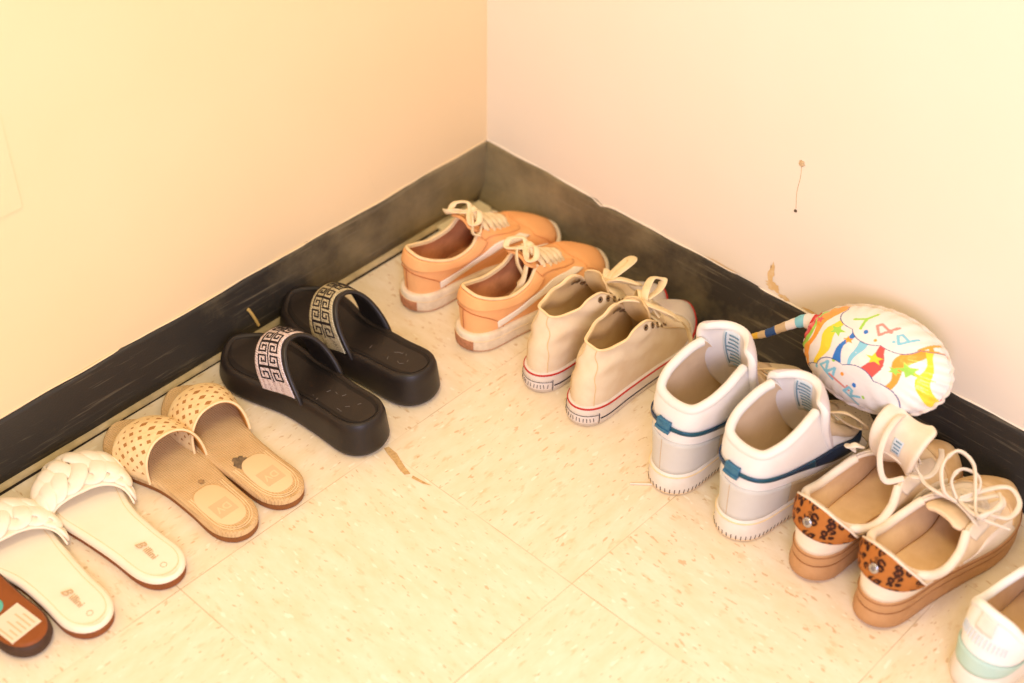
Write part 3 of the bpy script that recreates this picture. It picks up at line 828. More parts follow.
def key_units(st, parent, mat, s0, s1, n, t0, t1):
    """square hooked scrolls, two abreast, joined by a spine"""
    mb = MB(); ds = (s1-s0)/n
    hook = [(0, 0), (0, .92), (.86, .92), (.86, .22), (.36, .22), (.36, .62), (.58, .62)]
    tm = (t0+t1)/2; hw = (t1-t0)/2
    for k in range(n):
        for sg in (-1, 1):
            a0 = s0+ds*k
            mirror = (k % 2 == 0)
            P = []
            for px, py in hook:
                sx = (px if not mirror else 1-px)
                P.append((a0+ds*(.04+.92*sx), tm+sg*hw*(.03+.97*py)))
            # densify
            D = []
            for (a, b), (c, d) in zip(P[:-1], P[1:]):
                for f in np.linspace(0, 1, 7)[:-1]: D.append((a+(c-a)*f, b+(d-b)*f))
            D.append(P[-1]); D = np.array(D)
            Q = st.pt(D[:, 0], D[:, 1]); Nn = surf_normal(st, D[:, 0], D[:, 1]); Nn = np.where(Nn[:, 2:3] < 0, -Nn, Nn)
            for i in range(len(P)-1):   # one straight bar per stroke so the corners stay square
                sl = slice(i*6, i*6+7); q = Q[sl].copy(); T = q[-1]-q[0]; T /= np.linalg.norm(T); q[0] -= T*.0007; q[-1] += T*.0007
                sweep(mb, q+Nn[sl]*.0014, .0021, .0012, up=Nn[sl], raw=True, seg=6)
    q = np.linspace(s0, s1, 60); P = st.pt(q, q*0+tm); Nn = surf_normal(st, q, q*0+tm); Nn = np.where(Nn[:, 2:3] < 0, -Nn, Nn)
    sweep(mb, P+Nn*.0014, .0016, .0012, up=Nn, raw=True, seg=6)
    return mb.build('greek_key_trim', mat, parent)

def slide_black(x, y, b, side, label, stones):
    r = thing('platform_slide_sandal', label, 'sandal', (x, y, 0), -PI/2+b, 'black platform slides')
    L = .266
    lat = [(.03, .09), (.12, .142), (.3, .150), (.5, .165), (.68, .192), (.82, .182), (.93, .125)]
    med = [(.03, .088), (.12, .136), (.3, .134), (.5, .142), (.7, .182), (.83, .186), (.935, .13)]
    ft = Foot(L, side, lat, med)
    zt = zf(L, [(0, .052), (.3, .046), (.62, .036), (.9, .036), (1, .040)]); zb = zf(L, [(0, .001), (.12, 0), (.8, 0), (1, .010)])
    S = Sole(ft, zt, zb, prof=[(.007, 0), (.0022, .06), (0, .16), (.0015, .45), (.0035, .8), (.0055, .93), (.0085, 1)])
    S.mesh('platform_sole', 'black', r, extra=((.0105, -.0004), (.0125, -.0022)))
    f = pad('footbed', ft, .0125, lambda q: zt(q)-.0025, .0014, 'black_bed', r, dish=.0035, round_=.001)
    top = lambda q: zt(q)-.008
    # black strap with a stone-set band in front of its rear border
    st = Strap(ft, top, [.385, .50, .56, .50, .385], [.60, .67, .71, .67, .60], [.066, .065, .061, .055], over=-.0045, p=.86)
    o = st.mesh('strap', 'strapblack', r, th=.0035, n=70)
    mb = MB(); q = np.linspace(0, 1, 90); P = st.pt(q, q*0); sweep(mb, P, .0065, .0050, raw=True, seg=10); mb.build('strap_border', 'strapblack', o)
    A, T = np.meshgrid(np.linspace(.02, .98, 80), np.linspace(.13, 1.02, 20), indexing='ij')
    P = st.pt(A, T); Nn = surf_normal(st, A, np.clip(T, .01, .99)); Nn = np.where(Nn[..., 2:3] < 0, -Nn, Nn)
    mb = MB(); G = np.concatenate([(P[:, :1]+Nn[:, :1]*.0002), P+Nn*.0012, P[:, -1:]-Nn[:, -1:]*.002], 1)
    mb.grid(G); bnd = mb.build('rhinestone_band', stones, o)
    if bnd.data.polygons[21*40+5].normal.z < 0: bnd.data.flip_normals()
    key_units(st, bnd, 'black_key', .09, .91, 8, .24, .92)
    for k in range(9):
        a, bb = rng.uniform(.15, .38), rng.uniform(-.06, .06)
        l = rng.uniform(.002, .006); w = rng.uniform(0, 6.28)
        z = float(zt(a*L))-.0030+.001
        mb = MB(); sweep(mb, [(a*L, bb*L, z), (a*L+l*math.cos(w)*.5, bb*L+l*math.sin(w)*.5, z), (a*L+l*math.cos(w), bb*L+l*math.sin(w), z)], .0007, .0006, n=4, seg=5); mb.build('dust_scuff', 'dust', f)
    return r
slide_black(.462, .268, .035, -1, 'black platform slide with pinkish rhinestone band, nearer the tan slides', 'stones_pink')
slide_black(.357, .250, .045, 1, 'black platform slide with champagne rhinestone band, nearer the orange sneakers', 'stones_gold')

# ================================================================== SNEAKERS ALONG THE RIGHT WALL
def place(name, label, x, y, a, group):
    return thing(name, label, 'shoe', (x, y, 0), PI-a, group)

def skate_shoe(x, y, a, side, label, kind):
    r = place('orange_skate_sneaker', label, x, y, a, 'orange canvas sneakers')
    L = .258
    ft = Foot(L, side, [(.03, .078), (.12, .122), (.3, .130), (.5, .152), (.68, .184), (.82, .180), (.93, .132)], [(.03, .074), (.12, .116), (.3, .112), (.5, .126), (.7, .178), (.83, .184), (.935, .138)])
    zt = zf(L, [(0, .030), (.35, .027), (.75, .026), (1, .031)]); zb = zf(L, [(0, .002), (.1, 0), (.78, 0), (1, .009)])
    S = Sole(ft, zt, zb, prof=[(.004, 0), (.001, .06), (.0002, .3), (0, .6), (0, .92), (.002, 1)])
    so = S.mesh('rubber_sole', 'offwhite_rubber', r)
    mb = MB(); ribbon_on(mb, S, [(u, .66) for u in np.linspace(0, 1, 100)], .0012, off=0, th=.0014, raw=True); mb.build('foxing_line', 'cream_edge', so)
    mb = MB(); ribbon_on(mb, S, [(u, .10) for u in np.linspace(0, 1, 100)], .0014, off=0, th=.0010, raw=True); mb.build('outsole_edge', 'badge', so)
    # worn heel badge
    bd = band('heel_badge', S, [-.032, 0, .032], [.12, .12, .12], [.66, .66, .66], .0014, 'badge', so, smooth_=False)
    rows = [(0, .050, 0, .090, .034, .002, -.010, 0, -.022),
            (.055, .068, .0155, .087, .032, .002, -.006, .006, -.022),
            (.12, .150, .0235, .077, .026, .002, 0, .008, -.018),
            (.19, .255, .0265, .070, .024, .002, 0, .008, -.016),
            (.26, .365, .0255, .076, .026, .002, .002, .010, -.018),
            (.315, .435, .0210, .092, .026, .003, .004, .014, -.018),
            (.40, .570, .0150, .076, .024, .003, .012, .014, -.008),
            (.46, .645, .0085, .066, .016, .002, .030, .008, -.007),
            (.5, .662, 0, .065, .015, .001, .040, 0, -.008)]
    U = Upper(ft, zt, rows, inset=.0065)
    up = U.mesh('canvas_upper', ['orange', 'orange_lining', 'cream_edge'], r, th=.0035)
    pad('insole', ft, .008, lambda q: zt(q)-.002, .004, 'orange_lining', r)
    # cream binding round the padded collar
    mb = MB(); u = np.linspace(-.318, .318, 110); P = U.pt(u, u*0+1); sweep(mb, P+np.array([0, 0, .0006]), .0050, .0042, raw=True, seg=8); mb.build('collar_binding', 'cream_edge', up)
    # padded collar roll and heel counter seam
    band('collar_padding', U, [-.30, -.2, -.1, 0, .1, .2, .30], [.76, .70, .68, .66, .68, .70, .76], [.97]*7, .0030, 'orange', up, n=90, m=8, th=.003)
    for sg in (1, -1):
        mb = MB(); ribbon_on(mb, U, [(0.0, .56), (sg*.05, .5), (sg*.08, .38), (sg*.10, .2), (sg*.11, .05)], .0011, off=.0014, th=.0012); mb.build('heel_seam', 'stitch', up)
        # side stripe: rises from the heel, kinks and runs out towards the laces
        cu = [(.095, .16), (.13, .24), (.165, .36), (.195, .48), (.225, .565), (.26, .59), (.31, .57), (.36, .56), (.395, .57)]
        w = [.085, .095, .10, .10, .095, .08, .07, .07, .07]
        band('side_stripe', U, [sg*c[0] for c in cu], [c[1]-v for c, v in zip(cu, w)], [c[1]+v for c, v in zip(cu, w)], .0022, 'stripe', up, n=80)
        # suede eyestay
        band('eyestay', U, [sg*.302, sg*.36, sg*.42, sg*.455], [.80, .76, .72, .80], [.985, .985, .985, .985], .0016, 'orange_suede', up)
    mb = MB(); ribbon_on(mb, U, [(0, .05), (0, .3), (0, .55)], .0010, off=.001, th=.001); mb.build('back_seam', 'stitch', up)
    band('toe_cap_panel', U, [.40, .43, .47, .5, .53, .57, .60], [.05]*7, [.45, .60, .80, .86, .80, .60, .45], .0012, 'orange_suede', up)
    tg, G, _ = tongue('tongue', [(.65*L, .062), (.575*L, .072), (.50*L, .084), (.43*L, .096), (.375*L, .106)], [.010, .014, .019, .024, .024], 'orange_suede', r, arch=.005, th=.004)
    us = [.335, .362, .388, .413, .436]
    lace_bars(U, us, .93, .0100, .0034, .0105, 'cream_lace', r)
    # loose bow of flat cream lace on top of the tongue
    x0 = .44*L; z0 = .106
    lace('lace_knot', [(x0+.002, -.012, z0-.002), (x0+.004, -.004, z0+.006), (x0+.003, .004, z0+.006), (x0, .012, z0-.002)], .009, .005, 'cream_lace', r, n=24)
    lace('lace_loop', [(x0, 0, z0+.003), (x0+.004, -.012, z0+.009), (x0-.006, -.024, z0+.004), (x0-.016, -.020, z0+.001), (x0-.010, -.008, z0+.004), (x0, .001, z0+.003)], .0085, .0030, 'cream_lace', r, up=(.5, 0, 1))
    lace('lace_loop', [(x0, 0, z0+.003), (x0+.004, .012, z0+.010), (x0-.008, .024, z0+.008), (x0-.020, .018, z0+.003), (x0-.012, .006, z0+.005), (x0, -.001, z0+.003)], .0085, .0030, 'cream_lace', r, up=(.5, 0, 1))
    if kind == 'B':
        lace('lace_end', [(x0, -.004, z0+.003), (x0-.012, -.014, z0-.002), (x0-.022, -.018, z0-.026), (x0-.030, -.012, z0-.050), (x0-.046, -.006, z0-.064), (x0-.060, -.006, z0-.069)], .0085, .0030, 'cream_lace', r, up=(1, 0, .3))
        lace('lace_end', [(x0, .004, z0+.003), (x0-.012, .006, z0+.004), (x0-.020, -.004, z0-.010), (x0-.016, -.012, z0-.030), (x0-.022, -.010, z0-.042)], .0085, .0030, 'cream_lace', r, up=(1, 0, .3))
    else:
        lace('lace_end', [(x0, -.004, z0+.003), (x0-.010, -.016, z0+.004), (x0-.018, -.026, z0-.008), (x0-.010, -.030, z0-.012), (x0-.002, -.024, z0-.006)], .0085, .0030, 'cream_lace', r, up=(1, 0, .3))
        lace('lace_end', [(x0, .004, z0+.003), (x0-.014, .010, z0+.006), (x0-.024, .022, z0+.002), (x0-.022, .030, z0-.002)], .0085, .0030, 'cream_lace', r, up=(1, 0, .3))
    return r
skate_shoe(.255, .094, math.radians(7), 1, 'orange sneaker with cream side stripe, the one closer to the room corner', 'A')
skate_shoe(.260, .204, math.radians(5), -1, 'orange sneaker with cream side stripe, right beside the cream high-tops', 'B')

def canvas_high(x, y, a, side, label, kind):
    r = place('canvas_high_top_sneaker', label, x, y, a, 'cream canvas high-tops')
    L = .252 if kind == 'B' else .246; ft = Foot(L, side, wk=.93)
    zt = zf(L, [(0, .033), (.35, .028), (.72, .027), (1, .034)]); zb = zf(L, [(0, .001), (.1, 0), (.78, 0), (1, .009)])
    S = Sole(ft, zt, zb, prof=[(.004, 0), (.001, .06), (0, .3), (0, .6), (.0002, .94), (.0018, 1)])
    so = S.mesh('rubber_sole', 'conv_rubber', r)
    mb = MB(); ribbon_on(mb, S, [(u, .93) for u in np.linspace(0, 1, 120)], .0030, off=.0002, th=.0016, raw=True); mb.build('red_stripe', 'red', so)
    for sg in (1, -1):
        mb = MB(); ribbon_on(mb, S, [(sg*u, .36) for u in np.linspace(.062, .46, 60)], .0020, off=.0002, th=.0014, raw=True); mb.build('dark_pinstripe', 'navy', so)
    lb = band('heel_label', S, [-.055, 0, .055], [.16]*3, [.60]*3, .0012, 'toe_cap', so, smooth_=False)
    mb = MB()
    for k in range(13):
        uu = -.046+k*.0075; ribbon_on(mb, S, [(uu, .30), (uu+rng.uniform(-.002, .002), .48)], .0009, off=.0014, th=.0007, n=4)
    ribbon_on(mb, S, [(-.055, .60), (0, .60), (.055, .60)], .0008, off=.0012, th=.0008, n=20)
    ribbon_on(mb, S, [(.057, .14), (.057, .66)], .0010, off=.0010, th=.0008, n=4); ribbon_on(mb, S, [(-.057, .14), (-.057, .66)], .0010, off=.0010, th=.0008, n=4)
    mb.build('worn_label_print', 'navy', lb)
    hz = .112
    rows = [(0, .105, 0, hz, .050, .001, -.010, 0, -.030),
            (.055, .112, .011, hz, .048, .001, -.006, .004, -.030),
            (.12, .175, .0195, hz-.002, .042, .002, -.003, .006, -.030),
            (.19, .285, .0235, hz, .042, .001, -.002, .006, -.034),
            (.25, .380, .0245, hz+.004, .036, .001, .002, .006, -.034),
            (.29, .435, .0245, hz+.000, .030, .001, .008, .006, -.028),
            (.36, .540, .0190, .088, .024, .002, .014, .012, -.010),
            (.43, .650, .0095, .066, .016, .002, .022, .010, -.003),
            (.5, .690, 0, .059, .013, .001, .036, 0, -.006)]
    U = Upper(ft, zt, rows)
    def warp(q):
        q = q.copy(); x, yy, z = q[..., 0], q[..., 1], q[..., 2]
        k = np.clip((z-.045)/.05, 0, 1)*np.clip(1.2-x/L, 0, 1)
        q[..., 1] = yy+np.tanh(yy/.007)*k*.0018*np.sin(z*210+x*60+np.sin(x*90))+k*(.004 if kind == 'A' else -.002)*np.clip((z-.06)/.07, 0, 1)
        q[..., 0] = x+k*.0018*np.sin(z*170+yy*90)
        return q
    U.warp = warp
    up = U.mesh('canvas_upper', ['canvas', 'canvas_in', 'cream_edge'], r, th=.0025, K=40)
    pad('insole', ft, .008, lambda q: zt(q)-.002, .004, 'canvas_in', r)
    for sg in (1, -1):
        mb = MB(); ribbon_on(mb, U, [(sg*.045, .02), (sg*.045, .5), (sg*.04, .98)], .0010, off=.0008, th=.0009); mb.build('heel_seam', 'canvas_in', up)
        mb = MB(); ribbon_on(mb, U, [(sg*.30, .93), (sg*.33, .80), (sg*.36, .62), (sg*.38, .40), (sg*.385, .1)], .0012, off=.0008, th=.0009); mb.build('side_seam', 'canvas_in', up)
        eyelets('eyelet', U, [(sg*.262, .90), (sg*.290, .885), (sg*.318, .87), (sg*.345, .86), (sg*.372, .85)], .0030, up, inner=.0036)
    mb = MB(); u = np.linspace(0, 1, 160)[:-1]; P = U.pt(u, u*0+1); sweep(mb, P, .0034, .0030, raw=True, closed=True, seg=8); mb.build('top_binding', 'cream_edge', up)
    # rubber toe cap with the red line round it
    tc = band('toe_cap', U, [.385, .41, .44, .47, .5, .53, .56, .59, .615], [.0]*9, [.10, .34, .58, .74, .78, .74, .58, .34, .10], .0024, 'toe_cap', r, n=80, m=16, th=.002)
    mb = MB(); ribbon_on(mb, S, [(u, 1.0) for u in np.linspace(.385, .615, 60)], .0028, off=.0008, th=.003, raw=True); mb.build('red_toe_line', 'red', tc)
    tongue('tongue', [(.69*L, .056), (.62*L, .066), (.56*L, .082), (.51*L, .104), (.49*L, .126)], [.010, .014, .018, .021, .018], 'canvas_in', r, arch=.007, th=.003)
    for k, u in enumerate([.357, .380, .403, .425]):
        pass
    lace_bars(U, [.340, .360, .381, .402], .90, .0080, .0022, .009, 'cream_lace', r)
    m = -1
    x0 = .51*L; z0 = .110
    if kind == 'B':
        lace('lace_knot', [(x0+.010, -.010, z0-.010), (x0+.008, -.003, z0), (x0+.006, .006, z0-.001)], .010, .005, 'cream_lace', r, n=20)
        lace('lace_loop', [(x0+.006, 0, z0-.002), (x0+.018, .006, z0+.008), (x0+.040, .012, z0+.012), (x0+.052, .004, z0+.006), (x0+.036, -.002, z0+.003), (x0+.012, 0, z0+.002)], .0125, .0030, 'cream_lace', r, up=(0, .5, 1))
        lace('lace_loop', [(x0+.006, 0, z0-.002), (x0+.004, -.016, z0+.004), (x0+.014, -.034, z0-.004), (x0+.024, -.040, z0-.018), (x0+.018, -.024, z0-.010), (x0+.008, -.004, z0)], .0125, .0030, 'cream_lace', r, up=(.4, 0, 1))
        lace('lace_across', [(x0-.014, .024, z0+.000), (x0-.010, .014, z0+.008), (x0-.002, .002, z0+.008), (x0+.006, -.012, z0+.002), (x0+.008, -.024, z0-.010)], .0105, .0030, 'cream_lace', r, up=(.3, 0, 1))
        lace('lace_end', [(x0+.006, -.002, z0), (x0+.016, -.020, z0-.004), (x0+.028, -.034, z0-.016), (x0+.044, -.044, z0-.042), (x0+.050, -.050, z0-.070)], .0095, .0026, 'cream_lace', r, up=(.4, 0, 1))
        lace('lace_end', [(x0+.006, .003, z0), (x0+.020, .014, z0+.002), (x0+.034, .026, z0-.014), (x0+.044, .034, z0-.044)], .0095, .0026, 'cream_lace', r, up=(.4, 0, 1))
    else:
        lace('lace_loop', [(x0+.012, 0, z0-.010), (x0+.030, -.006, z0+.000), (x0+.052, -.006, z0+.004), (x0+.060, .006, z0-.002), (x0+.040, .006, z0-.006), (x0+.014, .002, z0-.008)], .0130, .0030, 'cream_lace', r, up=(0, .4, 1))
        lace('lace_loop', [(x0+.012, 0, z0-.010), (x0+.020, -.014, z0-.002), (x0+.034, -.028, z0-.008), (x0+.044, -.024, z0-.018), (x0+.028, -.010, z0-.012), (x0+.014, 0, z0-.008)], .0130, .0030, 'cream_lace', r, up=(.4, 0, 1))
        lace('lace_end', [(x0+.012, .003, z0-.009), (x0+.030, .016, z0-.010), (x0+.042, .026, z0-.030), (x0+.048, .032, z0-.052)], .0095, .0026, 'cream_lace', r, up=(.4, 0, 1))
    return r
canvas_high(.257, .322, math.radians(2), 1, 'cream canvas high-top with a red sole stripe, next to the orange sneakers', 'A')
canvas_high(.264, .404, math.radians(-4), -1, 'cream canvas high-top with a red sole stripe, next to the white high-tops', 'B')

def leather_high(x, y, a, side, label, kind):
    r = place('leather_high_top_sneaker', label, x, y, a, 'white and grey leather high-tops')
    L = .262; ft = Foot(L, side, wk=1.04)
    zt = zf(L, [(0, .036), (.35, .032), (.75, .029), (1, .034)]); zb = zf(L, [(0, .002), (.1, 0), (.8, 0), (1, .010)])
    S = Sole(ft, zt, zb, prof=[(.004, 0), (.0012, .08), (0, .3), (0, .55), (.0006, .9), (.003, 1)])
    so = S.mesh('cupsole', 'white_sole', r)
    mb = MB(); ribbon_on(mb, S, [(u, .88) for u in np.linspace(0, 1, 120)], .0016, off=.0006, th=.0016, raw=True); mb.build('sole_ridge', 'cream_edge', so)
    mb = MB(); ribbon_on(mb, S, [(u, .07) for u in np.linspace(0, 1, 120)], .0030, off=-.0002, th=.0016, raw=True); mb.build('outsole_edge', 'tan_patch', so)
    mb = MB()
    for u in list(np.linspace(-.155, .155, 33)):
        ribbon_on(mb, S, [(u, .09), (u, .30)], .0011, off=.0001, th=.0009, n=4)
    mb.build('sole_grooves', 'groove', so)
    hz = .138
    rows = [(0, .050, 0, hz, .052, .001, -.014, 0, -.022),
            (.055, .068, .024, hz+.002, .050, .001, -.010, .008, -.022),
            (.12, .140, .0345, hz+.009, .046, .001, -.003, .012, -.024),
            (.19, .235, .037, hz+.017, .042, .001, 0, .011, -.030),
            (.25, .325, .035, hz+.024, .036, .001, .003, .010, -.034),
            (.295, .390, .031, hz+.021, .032, .001, .010, .008, -.030),
            (.36, .520, .022, .114, .026, .002, .016, .012, -.014),
            (.43, .645, .011, .078, .022, .002, .022, .010, -.002),
            (.5, .695, 0, .066, .018, .002, .036, 0, -.002)]
    U = Upper(ft, zt, rows)
    up = U.mesh('leather_upper', ['white_leather', 'beige_lining', 'white_leather'], r, th=.0045, K=40)
    pad('insole', ft, .009, lambda q: zt(q)-.002, .004, 'beige_lining', r)
    # grey heel quarter, mid panel and toe
    band('heel_quarter', U, [-.15, -.10, -.05, 0, .05, .10, .15], [.0]*7, [.30, .36, .41, .42, .41, .36, .30], .0014, 'grey_leather', up, n=80, m=8)
    for sg in (1, -1):
        band('side_quarter', U, [sg*.15, sg*.2, sg*.26, sg*.33, sg*.40], [.0]*5, [.30, .24, .22, .24, .16], .0012, 'beige_mesh', up, n=50)
        band('eyestay', U, [sg*.285, sg*.33, sg*.38, sg*.44, sg*.47], [.62, .56, .52, .56, .70], [.975]*5, .0020, 'beige_mesh', up, n=60)
    band('toe_panel', U, [.385, .42, .46, .5, .54, .58, .615], [.03]*7, [.40, .62, .80, .84, .80, .62, .40], .0010, 'speckle', up, n=70, m=10)
    band('toe_guard', U, [.36, .42, .46, .5, .54, .58, .64], [.0]*7, [.20, .24, .26, .27, .26, .24, .20], .0018, 'beige_mesh', up, n=70)
    mb = MB(); ribbon_on(mb, U, [(0, .03), (0, .2), (0, .40)], .0009, off=.0016, th=.0010); mb.build('back_seam', 'stitch' if False else 'beige_mesh', up)
    # padded collar
    mb = MB(); u = np.linspace(-.275, .275, 110); P = U.pt(u, u*0+.975); n_ = surf_normal(U, u, u*0+.97); sweep(mb, P-n_*.003, .0115, .0115, raw=True, seg=12); mb.build('padded_collar', 'white_leather', up)
    # blue band across the heel that widens into the swoosh on each side
    seg = [(-.40, .50), (-.34, .42), (-.28, .38), (-.22, .42), (-.15, .50), (-.07, .58), (0, .615)]
    w = [.012, .07, .085, .06, .030, .026, .026]
    us = [s_[0] for s_ in seg]+[-s_[0] for s_ in seg[::-1][1:]]; vs = [s_[1] for s_ in seg]+[s_[1] for s_ in seg[::-1][1:]]; ww = w+w[::-1][1:]
    mid = slice(3, 10)
    band('heel_band', U, us[3:10], [v-k for v, k in zip(vs[3:10], ww[3:10])], [v+k for v, k in zip(vs[3:10], ww[3:10])], .0028, 'blue_band', up, n=90)
    for sl in (slice(0, 4), slice(9, 13)):
        band('swoosh', U, us[sl], [v-k for v, k in zip(vs[sl], ww[sl])], [v+k for v, k in zip(vs[sl], ww[sl])], .0028, 'navy_swoosh', up, n=50)
    tb = band('pull_tab', U, [-.016, 0, .016], [.55]*3, [.70]*3, .0052, 'blue_tab', up, th=.0045, smooth_=False)
    band('pull_tab_fold', U, [-.016, 0, .016], [.55]*3, [.585]*3, .0066, 'blue_tab', tb, th=.002, smooth_=False)
    # broad padded tongue standing high and curling round the ankle
    path = [(.69*L, .062), (.63*L, .078), (.555*L, .105), (.50*L, .135), (.47*L, .162), (.462*L, .186)] if kind == 'A' else [(.69*L, .062), (.63*L, .078), (.555*L, .105), (.505*L, .132), (.48*L, .154), (.472*L, .174)]
    tg, G, Un = tongue('tongue', path, [.018, .030, .040, .042, .043, .042], None, r, arch=.027, th=.011, mats=['white_leather', 'lilac_pad'])
    # quilting lines and the sewn-in label on the ankle side of the tongue
    for i in (9, 13.5, 18):
        curved_patch('quilting_line', G, i, i+.35, 1.2, 11.8, .0044, .0008, 'quilt', tg, n=3, m=24)
    lbm = curved_patch('size_label', G, 11.5, 23.6, 5.4, 9.4, .0056, .0006, 'pale_label', tg)
    for k in range(9):
        e = rng.uniform(8.6, 9.4); curved_patch('label_print', G, 12.4+k*1.2, 12.95+k*1.2, 5.7, e-.6, .0062, .0003, 'label_ink', lbm, n=2, m=6)
    curved_patch('label_print', G, 13, 23, 8.75, 9.05, .0062, .0003, 'label_ink', lbm, n=8, m=2)
    lace_bars(U, [.335, .355, .378, .402, .425], .93, .0075, .0024, .006, 'beige_lace', r, cross=True)
    eyelets('eyelet', U, [(-.302, .95), (.302, .95)], .0022, up, 'beige_mesh')
    x0 = .56*L; z0 = .112
    lace('lace_loop', [(x0, -.010, z0), (x0+.012, -.030, z0+.006), (x0+.030, -.046, z0-.012), (x0+.040, -.040, z0-.030), (x0+.026, -.026, z0-.022), (x0+.006, -.010, z0)], .0072, .0024, 'beige_lace', r, up=(.5, 0, 1))
    lace('lace_end', [(x0-.010, .026, z0+.016), (x0-.018, .020, z0+.006), (x0-.014, .026, z0-.004), (x0+.006, .030, z0-.010)], .006, .0024, 'beige_lace', r, up=(.5, 0, 1))
    return r
MT['beige_lace'] = M('beige cotton lace', (216, 192, 150), .85, (190, 160, 118), 60, .5, 1500, .5)
leather_high(.281, .548, math.radians(4), 1, 'white leather high-top with blue heel band, next to the cream canvas high-tops', 'A')
leather_high(.284, .647, math.radians(5), -1, 'white leather high-top with blue heel band, next to the leopard-heeled sneakers', 'B')

